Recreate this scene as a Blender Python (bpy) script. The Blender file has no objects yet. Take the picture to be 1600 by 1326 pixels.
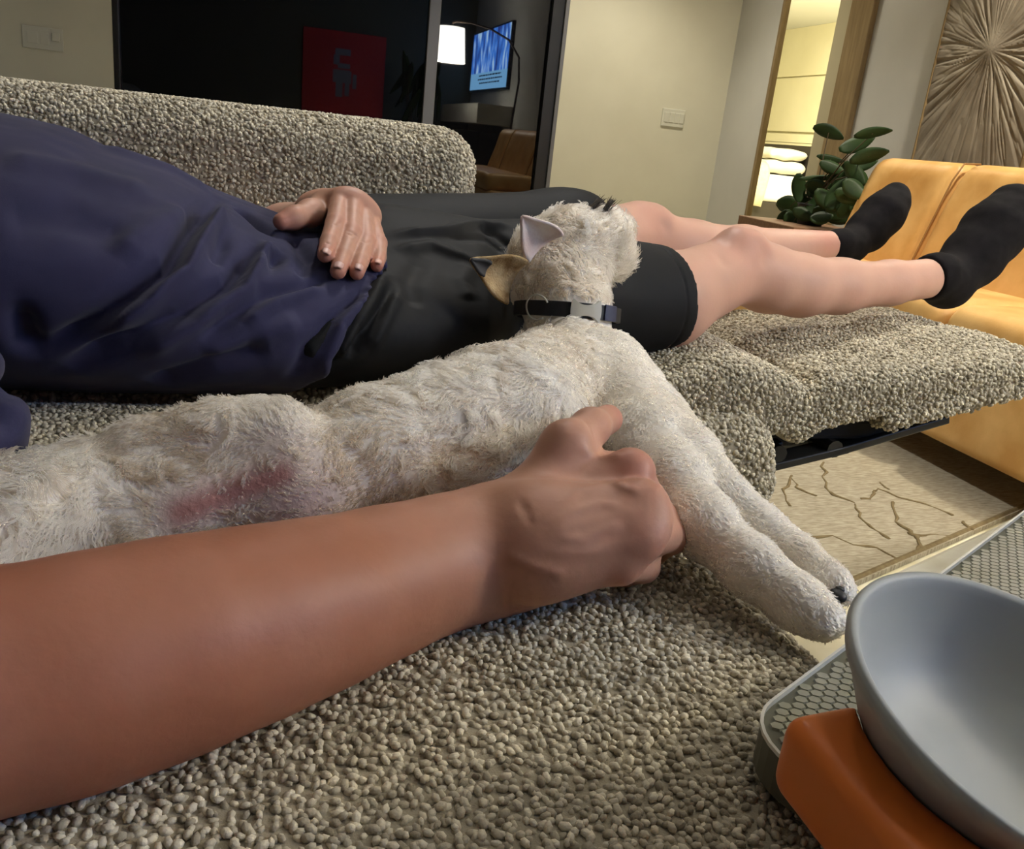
import bpy, bmesh, math, random
import numpy as np
from mathutils import Vector, Matrix

random.seed(7)
rng = np.random.default_rng(7)
SC = bpy.context.scene
COL = SC.collection

# ------------------------------------------------------------------ camera
# world frame: X runs along the sofa seat depth (towards the feet), Y across the room, Z up
F_PX, PITCH, ROLL, YAW, CAM_Z = 1360.0, math.radians(18.1), math.radians(6.3), math.radians(17), .78
_h = np.array([math.sin(YAW), math.cos(YAW), 0]); _r0 = np.array([math.cos(YAW), -math.sin(YAW), 0]); _z = np.array([0, 0, 1.])
FW = math.cos(PITCH)*_h - math.sin(PITCH)*_z
_u0 = math.sin(PITCH)*_h + math.cos(PITCH)*_z
RT = math.cos(ROLL)*_r0 + math.sin(ROLL)*_u0
UP = -math.sin(ROLL)*_r0 + math.cos(ROLL)*_u0
CAMP = np.array([0, 0, CAM_Z])

cam_d = bpy.data.cameras.new('camera'); cam = bpy.data.objects.new('camera', cam_d); COL.objects.link(cam)
cam.matrix_world = Matrix(((RT[0], UP[0], -FW[0], 0), (RT[1], UP[1], -FW[1], 0), (RT[2], UP[2], -FW[2], CAM_Z), (0, 0, 0, 1)))
cam_d.sensor_fit = 'HORIZONTAL'; cam_d.sensor_width = 36; cam_d.lens = F_PX/1600*36
cam_d.clip_start = .02; cam_d.clip_end = 60
SC.camera = cam

# ------------------------------------------------------------------ world, lights, exposure
SC.view_settings.view_transform = 'Standard'; SC.view_settings.look = 'None'
SC.view_settings.gamma = 1.0; SC.view_settings.use_curve_mapping = False
SC.view_settings.exposure = 0.08
w = bpy.data.worlds.new('night'); SC.world = w; w.use_nodes = True
w.node_tree.nodes['Background'].inputs[0].default_value = (.02, .025, .05, 1)
w.node_tree.nodes['Background'].inputs[1].default_value = .3

def light(name, kind, loc, energy, color, size=.1, target=None, spot=None, size_y=None, blend=.6):
    l = bpy.data.lights.new(name, kind); l.energy = energy; l.color = color
    if kind == 'AREA':
        l.size = size
        if size_y: l.shape = 'RECTANGLE'; l.size_y = size_y
    else: l.shadow_soft_size = size
    if kind == 'SPOT': l.spot_size = math.radians(spot); l.spot_blend = blend
    o = bpy.data.objects.new(name, l); COL.objects.link(o); o.location = loc
    if target is not None:
        o.rotation_euler = (Vector(target)-Vector(loc)).to_track_quat('-Z', 'Y').to_euler()
    return o

CEIL = 2.6
DOWNLIGHTS = [((2.42, 2.35), 185, 100, (1, .90, .72)), ((1.75, 4.45), 85, 100, (1, .92, .76)), ((2.35, 4.3), 40, 110, (1, .91, .72)), ((-1.9, 4.0), 7, 110, (.9, .95, .95)), ((.65, 1.95), 95, 90, (1, .98, .94)), ((.75, .3), 6.5, 120, (1, .93, .8))]
for (x, y), e, a, c in DOWNLIGHTS:
    light('downlight_beam', 'SPOT', (x, y, CEIL-.03), e, c, .05, (x, y, 0), a)
light('added_fill', 'AREA', (.8, 1.2, CEIL-.05), 1.2, (.95, .97, 1), 2.2, (.8, 1.2, 0))  # unseen fill added below the ceiling to stand in for bounced light
light('shade_glow', 'POINT', (2.02, .06, 1.62), 30, (1, .91, .76), .10)
light('bedroom_lamp', 'AREA', (4.6, 7.4, 2.3), 330, (1, .94, .76), 1.6, (4.9, 8.2, 0))

# ------------------------------------------------------------------ where things stand
def ray(px, py): return FW + (px-800)/F_PX*RT - (py-663)/F_PX*UP
def at_z(px, py, z): d = ray(px, py); return CAMP + d*(z-CAM_Z)/d[2]
def at_y(px, py, y): d = ray(px, py); return CAMP + d*y/d[1]
def at_x(px, py, x): d = ray(px, py); return CAMP + d*x/d[0]

# ------------------------------------------------------------------ object helpers
def tag(o, label=None, cat=None, group=None, kind=None):
    if label: o['label'] = label
    if cat: o['category'] = cat
    if group: o['group'] = group
    if kind: o['kind'] = kind
    return o

def empty(name, loc, label=None, cat=None, group=None):
    o = bpy.data.objects.new(name, None); COL.objects.link(o); o.location = loc; o.empty_display_size = .05
    return tag(o, label, cat, group)

def link(name, me, m, parent=None, smooth=False):
    o = bpy.data.objects.new(name, me); COL.objects.link(o)
    if m is not None: me.materials.append(m)
    if smooth: me.polygons.foreach_set('use_smooth', np.ones(len(me.polygons), dtype=bool))
    if parent is not None:
        o.parent = parent
        if parent.type == 'EMPTY': o.matrix_parent_inverse = Matrix.Translation(-parent.location) @ Matrix.Identity(4) if parent.rotation_euler.z == 0 else (Matrix.Translation(parent.location) @ parent.rotation_euler.to_matrix().to_4x4()).inverted()
    return o

def npmesh(name, V, Q):
    me = bpy.data.meshes.new(name)
    V = np.ascontiguousarray(V, dtype=np.float32); Q = np.ascontiguousarray(Q, dtype=np.int32)
    me.vertices.add(len(V)); me.vertices.foreach_set('co', V.ravel())
    k = Q.shape[1]
    me.loops.add(Q.size); me.loops.foreach_set('vertex_index', Q.ravel())
    me.polygons.add(len(Q)); me.polygons.foreach_set('loop_start', np.arange(0, Q.size, k, dtype=np.int32))
    try: me.polygons.foreach_set('loop_total', np.full(len(Q), k, dtype=np.int32))
    except Exception: pass
    me.update(calc_edges=True)
    return me

def np_obj(name, V, Q, m, parent=None, smooth=True):
    return link(name, npmesh(name, V, Q), m, parent, smooth)

def bm_obj(name, bm, m, parent=None, smooth=False, bevel=0, seg=2):
    bmesh.ops.recalc_face_normals(bm, faces=bm.faces)
    if bevel: bmesh.ops.bevel(bm, geom=list(bm.edges), offset=bevel, segments=seg, affect='EDGES', profile=.5, clamp_overlap=True)
    me = bpy.data.meshes.new(name); bm.to_mesh(me); bm.free()
    return link(name, me, m, parent, smooth)

def add_box(bm, lo, hi, mat=None):
    c = [(lo[i]+hi[i])/2 for i in range(3)]; s = [hi[i]-lo[i] for i in range(3)]
    M = Matrix.Translation(c) @ Matrix.Diagonal((*s, 1))
    if mat is not None: M = mat @ M
    return bmesh.ops.create_cube(bm, size=1, matrix=M)['verts']

def box(name, lo, hi, m, parent=None, bevel=0, mat=None, seg=2, smooth=False):
    bm = bmesh.new(); add_box(bm, lo, hi, mat)
    return bm_obj(name, bm, m, parent, smooth=smooth, bevel=bevel, seg=seg)

def add_tube(bm, pts, rad, n=8, cap=True):
    pts = [Vector(p) for p in pts]
    if not hasattr(rad, '__len__'): rad = [rad]*len(pts)
    rings = []; prev = None
    for i, p in enumerate(pts):
        t = (pts[min(i+1, len(pts)-1)]-pts[max(i-1, 0)]).normalized()
        a = t.orthogonal().normalized() if prev is None else (prev - t*prev.dot(t)).normalized()
        prev = a; b = t.cross(a)
        rings.append([bm.verts.new(p+(a*math.cos(2*math.pi*k/n)+b*math.sin(2*math.pi*k/n))*rad[i]) for k in range(n)])
    for i in range(len(rings)-1):
        for k in range(n): bm.faces.new((rings[i][k], rings[i][(k+1) % n], rings[i+1][(k+1) % n], rings[i+1][k]))
    if cap: bm.faces.new(rings[0][::-1]); bm.faces.new(rings[-1])

def tube(name, pts, rad, m, parent=None, n=8):
    bm = bmesh.new(); add_tube(bm, pts, rad, n); return bm_obj(name, bm, m, parent, smooth=True)

def lathe(name, prof, m, parent=None, n=48, mat=None):
    bm = bmesh.new(); rings = []
    for r, z in prof:
        rings.append([bm.verts.new((r*math.cos(2*math.pi*k/n), r*math.sin(2*math.pi*k/n), z)) for k in range(n)] if r > 1e-6 else [bm.verts.new((0, 0, z))])
    for a, b in zip(rings, rings[1:]):
        for k in range(n):
            if len(a) == 1: bm.faces.new((a[0], b[k], b[(k+1) % n]))
            elif len(b) == 1: bm.faces.new((a[k], a[(k+1) % n], b[0]))
            else: bm.faces.new((a[k], a[(k+1) % n], b[(k+1) % n], b[k]))
    if mat is not None: bm.transform(mat)
    return bm_obj(name, bm, m, parent, smooth=True)

# ------------------------------------------------------------------ materials
def mat(name, col, rough=.6, col2=None, nscale=20, bump=0, bscale=200, bdist=.001, spec=.5, metal=0, sss=0, emit=None, estr=0, sheen=0, coat=0, detail=4, ior=None, stretch=None, cmid=(.35, .65)):
    m = bpy.data.materials.new(name); m.use_nodes = True; nt = m.node_tree; b = nt.nodes['Principled BSDF']
    b.inputs['Base Color'].default_value = (*col, 1); b.inputs['Roughness'].default_value = rough
    b.inputs['Metallic'].default_value = metal; b.inputs['Specular IOR Level'].default_value = spec
    if ior: b.inputs['IOR'].default_value = ior
    if sheen: b.inputs['Sheen Weight'].default_value = sheen
    if coat: b.inputs['Coat Weight'].default_value = coat; b.inputs['Coat Roughness'].default_value = .08
    if sss:
        b.inputs['Subsurface Weight'].default_value = sss; b.inputs['Subsurface Radius'].default_value = (1, .35, .2); b.inputs['Subsurface Scale'].default_value = .006
    if emit: b.inputs['Emission Color'].default_value = (*emit, 1); b.inputs['Emission Strength'].default_value = estr
    tc = nt.nodes.new('ShaderNodeTexCoord'); src = tc.outputs['Object']
    if stretch:
        mp = nt.nodes.new('ShaderNodeMapping'); mp.inputs['Scale'].default_value = stretch; nt.links.new(src, mp.inputs[0]); src = mp.outputs[0]
    if col2 is not None:
        n = nt.nodes.new('ShaderNodeTexNoise'); n.inputs['Scale'].default_value = nscale; n.inputs['Detail'].default_value = detail
        nt.links.new(src, n.inputs['Vector'])
        r = nt.nodes.new('ShaderNodeValToRGB'); r.color_ramp.elements[0].position = cmid[0]; r.color_ramp.elements[1].position = cmid[1]
        r.color_ramp.elements[0].color = (*col, 1); r.color_ramp.elements[1].color = (*col2, 1)
        nt.links.new(n.outputs['Fac'], r.inputs[0]); nt.links.new(r.outputs[0], b.inputs['Base Color'])
    if bump:
        n2 = nt.nodes.new('ShaderNodeTexNoise'); n2.inputs['Scale'].default_value = bscale; n2.inputs['Detail'].default_value = 3
        nt.links.new(src, n2.inputs['Vector'])
        bp = nt.nodes.new('ShaderNodeBump'); bp.inputs['Strength'].default_value = bump; bp.inputs['Distance'].default_value = bdist
        nt.links.new(n2.outputs['Fac'], bp.inputs['Height']); nt.links.new(bp.outputs[0], b.inputs['Normal'])
    return m

def attr_mix(m, attr, ca, cb):
    """base colour runs from ca to cb with a per-vertex attribute (yarn tone, skin flush)"""
    nt = m.node_tree; b = nt.nodes['Principled BSDF']
    a = nt.nodes.new('ShaderNodeAttribute'); a.attribute_name = attr
    mx = nt.nodes.new('ShaderNodeMix'); mx.data_type = 'RGBA'
    prev = b.inputs['Base Color'].links[0].from_socket if b.inputs['Base Color'].links else None
    nt.links.new(a.outputs['Fac'], mx.inputs[0])
    if prev is not None and ca is None: nt.links.new(prev, mx.inputs[6])
    else: mx.inputs[6].default_value = (*ca, 1)
    mx.inputs[7].default_value = (*cb, 1)
    nt.links.new(mx.outputs[2], b.inputs['Base Color'])
    return m

M_WALL = mat('wall_paint', (.58, .555, .44), .85, (.62, .595, .475), 3, .15, 400, .0006)
M_WALLG = mat('grey_wall_paint', (.50, .49, .455), .85, (.54, .53, .49), 3, .15, 400, .0006)
M_CEIL = mat('ceiling_paint', (.62, .62, .58), .9)
M_BEDW = mat('bedroom_panel_paint', (.62, .57, .36), .7, (.66, .61, .40), 2)
M_TRIMW = mat('trim_wood', (.20, .135, .06), .5, (.27, .19, .09), 6, stretch=(8, 8, 1))
M_FLOOR = mat('pale_stone_floor', (.62, .56, .36), .35, (.78, .73, .55), 9, .1, 60)
M_DARKMET = mat('black_frame_metal', (.012, .012, .013), .35)
M_GREYMET = mat('grey_frame_metal', (.16, .16, .17), .4, metal=.3)
M_GLASS = mat('night_glass', (.003, .003, .004), .015, ior=1.62, spec=.5)
M_BOUCLE = attr_mix(mat('boucle_yarn', (.30, .27, .21), .92, bump=.5, bscale=900, bdist=.0008, spec=.2, sheen=.15), 'tone', (.24, .20, .13), (.84, .76, .58))
M_BOUCLEF = mat('boucle_yarn_plain', (.17, .17, .16), .95, (.30, .30, .28), 120, .8, 400, .003, spec=.2)
M_MECH = mat('recliner_steel', (.010, .010, .010), .45)
M_LINING = mat('black_lining', (.012, .012, .014), .9)
M_SKIN = mat('skin', (.36, .145, .075), .50, (.44, .20, .12), 14, .25, 260, .0006, spec=.32, sss=.12)
M_SKIN = attr_mix(M_SKIN, 'pale_skin', None, (.68, .42, .32))
M_SKIN = attr_mix(M_SKIN, 'flush', None, (.50, .13, .10))
M_NAIL = mat('nail', (.58, .34, .28), .42, spec=.4)
M_SHIRT = mat('navy_jersey', (.026, .025, .060), .85, (.036, .034, .080), 8, .3, 900, .0005, spec=.2, sheen=.08)
M_SHORTS = mat('black_shorts_cloth', (.0055, .0055, .006), .7, (.009, .009, .0095), 10, .25, 1200, .0004, spec=.25)
M_SOCK = mat('black_sock_knit', (.006, .005, .0055), .9, (.010, .008, .009), 60, .5, 900, .0008, spec=.15)
M_DOGSKIN = attr_mix(mat('dog_skin', (.72, .64, .53), .8, (.80, .74, .65), 14, .5, 300, .002, spec=.2), 'pink', None, (.36, .17, .15))
M_FUR = mat('fur', (.66, .58, .45), .65, (.86, .83, .78), 10, spec=.25, detail=5)
M_PAD = mat('paw_pad', (.01, .01, .011), .55)
M_COLLAR = mat('collar_webbing', (.006, .006, .007), .6)
M_COLLARB = mat('collar_navy', (.02, .025, .07), .5)
M_BRASS = mat('pale_brass', (.50, .48, .40), .4, spec=.5)
M_BOWL = mat('white_ceramic', (.39, .405, .385), .5, spec=.35)
M_ORANGE = mat('orange_silicone', (.80, .20, .03), .38, spec=.4)
M_STONE = mat('travertine', (.66, .60, .42), .35, (.84, .80, .66), 14, .08, 80)
M_TRAYRIM = mat('tray_rim', (.70, .69, .64), .25, metal=.2)
M_TRAY = mat('tray_base', (.085, .082, .05), .5)
M_TILE = mat('tray_cell', (.24, .235, .17), .3, (.32, .31, .25), 30)
M_LEATHER = mat('tan_leather', (.62, .33, .095), .40, (.80, .50, .19), 7, .3, 180, .001, spec=.4)
M_SEAM = mat('seam_thread', (.30, .15, .04), .7)
M_LEAF = mat('leaf', (.012, .030, .008), .5, (.024, .052, .013), 12, spec=.3)
M_STEM = mat('stem', (.06, .04, .015), .7)
M_POT = mat('black_pot', (.012, .012, .014), .5)
M_TABLEW = mat('brown_wood', (.16, .085, .045), .5, (.22, .12, .07), 12, stretch=(1, 8, 8))
M_ART = mat('carved_wood', (.22, .185, .14), .7, (.30, .26, .20), 10, .4, 160, .001)
M_PLATE = mat('switch_plate', (.58, .57, .48), .4)
M_MATTR = mat('white_sheet', (.80, .78, .68), .8)
M_PILLOW = mat('cream_pillowcase', (.78, .74, .58), .8)
M_THROW = mat('beige_throw', (.58, .50, .30), .85, (.64, .56, .36), 30)
M_BEDB = mat('bed_dark_wood', (.035, .028, .02), .5)
M_LAMPMET = mat('lamp_bronze', (.05, .03, .02), .4, metal=.5)
M_SHADE = mat('lamp_shade_linen', (.9, .88, .8), .8, emit=(1, .96, .86), estr=22)
M_TVB = mat('tv_bezel', (.01, .01, .012), .3)

# ------------------------------------------------------------------ implicit surfaces (numpy)
class Prim:
    def __init__(s, a, b, ra, rb, k=.01, w=None, sc=1.0):
        s.a = np.asarray(a, float); s.b = np.asarray(b, float); s.ra = ra; s.rb = rb; s.k = k
        s.w = None if w is None else np.asarray(w, float)/np.linalg.norm(w); s.sc = sc
    def __call__(s, P):
        ab = s.b-s.a; L = ab@ab
        q = P-s.a
        t = np.clip(q@ab/L, 0, 1) if L > 1e-12 else np.zeros(P.shape[:-1])
        q = q-t[..., None]*ab
        r = s.ra+(s.rb-s.ra)*t
        if s.w is not None:
            c = q@s.w; q = q+(c*(1/s.sc-1))[..., None]*s.w
            return (np.sqrt((q*q).sum(-1))-r)*min(1, s.sc)
        return np.sqrt((q*q).sum(-1))-r
    def box(s):
        m = max(s.ra, s.rb)*max(1, s.sc)+s.k*1.2
        return np.minimum(s.a, s.b)-m, np.maximum(s.a, s.b)+m

class Loft:
    """body trunk lofted through elliptical sections along X: (x, y centre, half width, half height)"""
    def __init__(s, st, zb, k): s.st = np.asarray(st, float); s.zb = zb; s.k = k
    def __call__(s, P):
        x = P[..., 0]; f = lambda i: np.interp(x, s.st[:, 0], s.st[:, i])
        y0, ry, rz = f(1), f(2), f(3); zc = s.zb+rz
        e = np.sqrt(((P[..., 1]-y0)/ry)**2+((P[..., 2]-zc)/rz)**2)
        d = (e-1)*np.where(e > 1, np.minimum(ry, rz), rz)
        return np.maximum(d, np.maximum(s.st[0, 0]-x, x-s.st[-1, 0]))
    def box(s):
        a = s.st; return np.array([a[0, 0]-.02, (a[:, 1]-a[:, 2]).min()-.03, s.zb-.03]), np.array([a[-1, 0]+.02, (a[:, 1]+a[:, 2]).max()+.03, (s.zb+2*a[:, 3]).max()+.03])

def chain(pts, rads, k=.01, w=None, sc=1.0):
    return [Prim(pts[i], pts[i+1], rads[i], rads[i+1], k, w, sc) for i in range(len(pts)-1)]

def smin(a, b, k):
    h = np.maximum(k-np.abs(a-b), 0)/k
    return np.minimum(a, b)-h*h*k*.25

def eval_prims(prims, P, D=None):
    D = np.full(P.shape[:-1], 1.0) if D is None else D
    for p in prims: D = smin(D, p(P), p.k)
    return D

def grid_field(prims, vox, pad=.02, lo=None, hi=None):
    B = [p.box() for p in prims]
    lo = np.min([b[0] for b in B], 0)-pad if lo is None else np.array(lo, float)
    hi = np.max([b[1] for b in B], 0)+pad if hi is None else np.array(hi, float)
    n = np.ceil((hi-lo)/vox).astype(int)+1
    D = np.full(n, .2, np.float32)
    ax = [lo[i]+vox*np.arange(n[i]) for i in range(3)]
    for p, (bl, bh) in zip(prims, B):
        i0 = np.clip(np.floor((bl-lo)/vox).astype(int)-3, 0, n); i1 = np.clip(np.ceil((bh-lo)/vox).astype(int)+4, 0, n)
        if (i1 <= i0).any(): continue
        sl = tuple(slice(i0[j], i1[j]) for j in range(3))
        P = np.stack(np.meshgrid(*[ax[j][sl[j]] for j in range(3)], indexing='ij'), -1)
        D[sl] = smin(D[sl], p(P), p.k)
    return D, lo

def surface_nets(D, lo, vox):
    S = D < 0
    n = D.shape
    acc = np.zeros((n[0]-1, n[1]-1, n[2]-1, 3), np.float32); cnt = np.zeros((n[0]-1, n[1]-1, n[2]-1), np.float32)
    crossing = []
    for ax in range(3):
        a = [slice(None)]*3; b = [slice(None)]*3; a[ax] = slice(0, -1); b[ax] = slice(1, None)
        A, B = D[tuple(a)], D[tuple(b)]
        I = np.argwhere(S[tuple(a)] != S[tuple(b)])
        va = A[tuple(I.T)]; vb = B[tuple(I.T)]; t = va/(va-vb)
        pos = I.astype(np.float32); pos[:, ax] += t
        crossing.append((ax, I, va < 0))
        o1, o2 = [k for k in range(3) if k != ax]
        for d1 in (0, -1):
            for d2 in (0, -1):
                J = I.copy(); J[:, o1] += d1; J[:, o2] += d2
                ok = (J >= 0).all(1) & (J < np.array(n)-1).all(1)
                Jk = tuple(J[ok].T)
                np.add.at(acc, Jk, pos[ok]); np.add.at(cnt, Jk, 1)
    cells = np.argwhere(cnt > 0); idx = np.full(cnt.shape, -1, np.int32); idx[tuple(cells.T)] = np.arange(len(cells))
    V = acc[tuple(cells.T)]/cnt[tuple(cells.T)][:, None]*vox+lo
    Q = []
    for ax, I, neg in crossing:
        o1, o2 = (ax+1) % 3, (ax+2) % 3
        ok = (I[:, o1] > 0) & (I[:, o2] > 0) & (I[:, o1] < n[o1]-1) & (I[:, o2] < n[o2]-1)
        I = I[ok]; neg = neg[ok]
        def g(d1, d2):
            J = I.copy(); J[:, o1] += d1; J[:, o2] += d2; return idx[tuple(J.T)]
        q = np.stack([g(-1, -1), g(0, -1), g(0, 0), g(-1, 0)], 1)
        q[~neg] = q[~neg][:, ::-1]
        Q.append(q)
    return V, np.concatenate(Q)

def relax(V, Q, it=2, lam=.5):
    for _ in range(it):
        E = np.concatenate([Q[:, [0, 1]], Q[:, [1, 2]], Q[:, [2, 3]], Q[:, [3, 0]]])
        s = np.zeros_like(V); c = np.zeros(len(V))
        np.add.at(s, E[:, 0], V[E[:, 1]]); np.add.at(s, E[:, 1], V[E[:, 0]]); np.add.at(c, E[:, 0], 1); np.add.at(c, E[:, 1], 1)
        V = V+lam*(s/np.maximum(c, 1)[:, None]-V)
    return V

def vnormals(V, Q):
    fn = np.cross(V[Q[:, 2]]-V[Q[:, 0]], V[Q[:, 3]]-V[Q[:, 1]])
    N = np.zeros_like(V)
    for k in range(4): np.add.at(N, Q[:, k], fn)
    return N/np.maximum(np.linalg.norm(N, axis=1), 1e-12)[:, None]

def subdiv(V, Q):
    n = len(V); E = np.concatenate([Q[:, [0, 1]], Q[:, [1, 2]], Q[:, [2, 3]], Q[:, [3, 0]]])
    Es = np.sort(E, 1); key = Es[:, 0].astype(np.int64)*n+Es[:, 1]
    uk, inv = np.unique(key, return_inverse=True)
    ev = np.stack([uk//n, uk % n], 1)
    EV = V[ev].mean(1); FV = V[Q].mean(1)
    m = len(Q); e = [n+inv[i*m:(i+1)*m] for i in range(4)]; f = n+len(uk)+np.arange(m)
    NQ = np.concatenate([np.stack([Q[:, 0], e[0], f, e[3]], 1), np.stack([Q[:, 1], e[1], f, e[0]], 1), np.stack([Q[:, 2], e[2], f, e[1]], 1), np.stack([Q[:, 3], e[3], f, e[2]], 1)])
    return np.concatenate([V, EV, FV]), NQ

def hash3(I, seed=0):
    I = I.astype(np.int64)
    h = (I[..., 0]*73856093) ^ (I[..., 1]*19349663) ^ (I[..., 2]*83492791) ^ (seed*2654435761)
    h = (h ^ (h >> 13))*1274126177 & 0xffffffff
    h = (h ^ (h >> 16))*2246822519 & 0xffffffff
    return ((h >> 8) & 0xffff)/65535.0

def worley(P, cell):
    """distance to the nearest jittered point, and that point's random tone"""
    G = P/cell; I0 = np.floor(G).astype(np.int64); best = np.full(len(P), 9.); tone = np.zeros(len(P))
    for dx in (-1, 0, 1):
        for dy in (-1, 0, 1):
            for dz in (-1, 0, 1):
                I = I0+np.array([dx, dy, dz])
                c = I+.15+.7*np.stack([hash3(I, 1), hash3(I, 2), hash3(I, 3)], -1)
                d = np.sqrt(((G-c)**2).sum(-1)); b = d < best
                best = np.where(b, d, best); tone = np.where(b, hash3(I, 4), tone)
    return best, tone

def vnoise(P, seed=0):
    I = np.floor(P).astype(np.int64); f = P-I; f = f*f*(3-2*f); r = 0
    for dx in (0, 1):
        for dy in (0, 1):
            for dz in (0, 1):
                wgt = np.abs(1-dx-f[..., 0])*np.abs(1-dy-f[..., 1])*np.abs(1-dz-f[..., 2])
                r = r+wgt*hash3(I+np.array([dx, dy, dz]), seed)
    return r

def poly_dist(P, L):
    """distance of points to a 3-D polyline, with the arc parameter 0..1"""
    L = np.asarray(L, float); best = np.full(len(P), 9.); tt = np.zeros(len(P)); n = len(L)-1
    for i in range(n):
        ab = L[i+1]-L[i]; t = np.clip((P-L[i])@ab/max(ab@ab, 1e-12), 0, 1)
        d = np.linalg.norm(P-L[i]-t[:, None]*ab, axis=1); b = d < best
        best = np.where(b, d, best); tt = np.where(b, (i+t)/n, tt)
    return best, tt

def hit(field, px, py, t0=.25, t1=3.0):
    """first point of an implicit surface seen along a direction from the viewpoint"""
    d = ray(px, py); d = d/np.linalg.norm(d); t = t0
    for _ in range(160):
        v = float(field((CAMP+d*t)[None])[0])
        if v < .0004: break
        t += max(v*.7, .0006)
        if t > t1: return None
    return CAMP+d*t

def set_attr(o, name, vals):
    a = o.data.attributes.new(name, 'FLOAT', 'POINT'); a.data.foreach_set('value', np.ascontiguousarray(vals, dtype=np.float32))

def rbox(P, c, h, r):
    q = np.abs(P-c)-(np.asarray(h)-r)
    return np.sqrt((np.maximum(q, 0)**2).sum(-1))+np.minimum(q.max(-1), 0)-r

def field_mesh(fn, lo, hi, vox):
    lo = np.array(lo, float); n = np.ceil((np.array(hi)-lo)/vox).astype(int)+1
    P = np.stack(np.meshgrid(*[lo[i]+vox*np.arange(n[i]) for i in range(3)], indexing='ij'), -1)
    return surface_nets(fn(P).astype(np.float32), lo, vox)

ICO = None
def boucle(name, V, Q, m, parent, cell=.005, amp=1.0):
    """a cushion and, as its sub-part, the yarn loops that cover it: one small nub per surface quad"""
    global ICO
    o = np_obj(name, V, Q, m, parent); set_attr(o, 'tone', np.full(len(V), .2))
    if ICO is None:
        b_ = bmesh.new(); bmesh.ops.create_icosphere(b_, subdivisions=1, radius=1); b_.verts.index_update()
        ICO = (np.array([v.co[:] for v in b_.verts]), np.array([[v.index for v in f.verts] for f in b_.faces])); b_.free()
    iv, it = ICO
    fn = np.cross(V[Q[:, 2]]-V[Q[:, 0]], V[Q[:, 3]]-V[Q[:, 1]]); fn /= np.maximum(np.linalg.norm(fn, axis=1), 1e-12)[:, None]
    C_ = V[Q].mean(1); k = (fn[:, 2] > -.75); C_, fn = C_[k], fn[k]; n = len(C_)
    a = np.cross(fn, rng.normal(size=(n, 3))); a /= np.linalg.norm(a, axis=1)[:, None]; b = np.cross(fn, a)
    C_ = C_+a*(rng.normal(0, .33, n)*cell)[:, None]+b*(rng.normal(0, .33, n)*cell)[:, None]+fn*((rng.random(n)*.55-.12)*cell*amp)[:, None]
    tilt = rng.normal(0, .35, n); a2 = a*np.cos(tilt)[:, None]+fn*np.sin(tilt)[:, None]; c2 = fn*np.cos(tilt)[:, None]-a*np.sin(tilt)[:, None]
    sz = rng.uniform(.78, 1.2, n); ra_, rb_, rc_ = cell*.72*sz, cell*.46*sz, cell*.44*sz
    P = C_[:, None]+iv[None, :, :1]*(a2*ra_[:, None])[:, None]+iv[None, :, 1:2]*(b*rb_[:, None])[:, None]+iv[None, :, 2:]*(c2*rc_[:, None])[:, None]
    T_ = (it[None]+(np.arange(n)*len(iv))[:, None, None]).reshape(-1, 3)
    y = np_obj('yarn_loops', P.reshape(-1, 3), T_, m, o); y['kind'] = 'stuff'
    set_attr(y, 'tone', np.repeat(np.clip(rng.normal(.55, .24, n), 0, 1), len(iv)))
    return o

# ================================================================== THE SETTING
WY, WX, BY, LX = 5.23, 2.75, -2.1, -3.0     # far wall, right wall, back wall, left wall
def struct(name, lo, hi, m, **k): return tag(box(name, lo, hi, m, **k), kind='structure')
struct('floor', (LX-.1, BY-.1, -.1), (WX+.07, WY+.1, 0), M_FLOOR)
struct('ceiling', (LX-.1, BY-.1, CEIL), (WX+.07, WY+.1, CEIL+.1), M_CEIL)
bm = bmesh.new()
add_box(bm, (LX-.1, WY, 0), (-.757, WY+.12, CEIL)); add_box(bm, (1.663, WY, 0), (WX+.07, WY+.12, CEIL)); add_box(bm, (-.757, WY, 2.35), (1.663, WY+.12, CEIL))
tag(bm_obj('wall_far', bm, M_WALL), kind='structure')
bm = bmesh.new()
DY0, DY1 = 4.197, 4.735
add_box(bm, (WX, BY-.1, 0), (WX+.07, DY0, CEIL)); add_box(bm, (WX, DY1, 0), (WX+.025, WY, CEIL)); add_box(bm, (WX, DY0, 2.25), (WX+.07, DY1, CEIL))
tag(bm_obj('wall_right', bm, M_WALLG), kind='structure')
struct('wall_back', (LX-.1, BY-.12, 0), (WX+.07, BY, CEIL), mat('olive_wall_paint', (.10, .10, .07), .85))
struct('wall_left', (LX-.12, BY-.1, 0), (LX, WY+.1, CEIL), M_WALLG)
# bedroom beyond the doorway
struct('floor_bedroom', (WX+.07, 3.0, -.1), (6.1, 11.2, 0), M_FLOOR)
struct('ceiling_bedroom', (WX+.07, 3.0, 2.36), (6.1, 11.2, 2.46), M_CEIL)
bw = tag(box('wall_bedroom', (6.06, 3.0, 0), (6.12, 11.2, 2.36), M_BEDW), kind='structure')
for z0, z1 in ((1.20, 1.806), (1.822, 2.36)):
    box('wall_panel', (6.03, 7.0, z0), (6.062, 11.2, z1), M_BEDW, bw, bevel=.003)
struct('wall_bedroom_end', (WX+.07, 11.2, 0), (6.1, 11.3, 2.36), M_BEDW)
struct('wall_bedroom_near', (WX+.07, 2.9, 0), (6.1, 3.0, 2.36), M_BEDW)
struct('wall_bedroom_side', (WX, WY+.12, 0), (WX+.07, 11.2, 2.36), M_BEDW)
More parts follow.
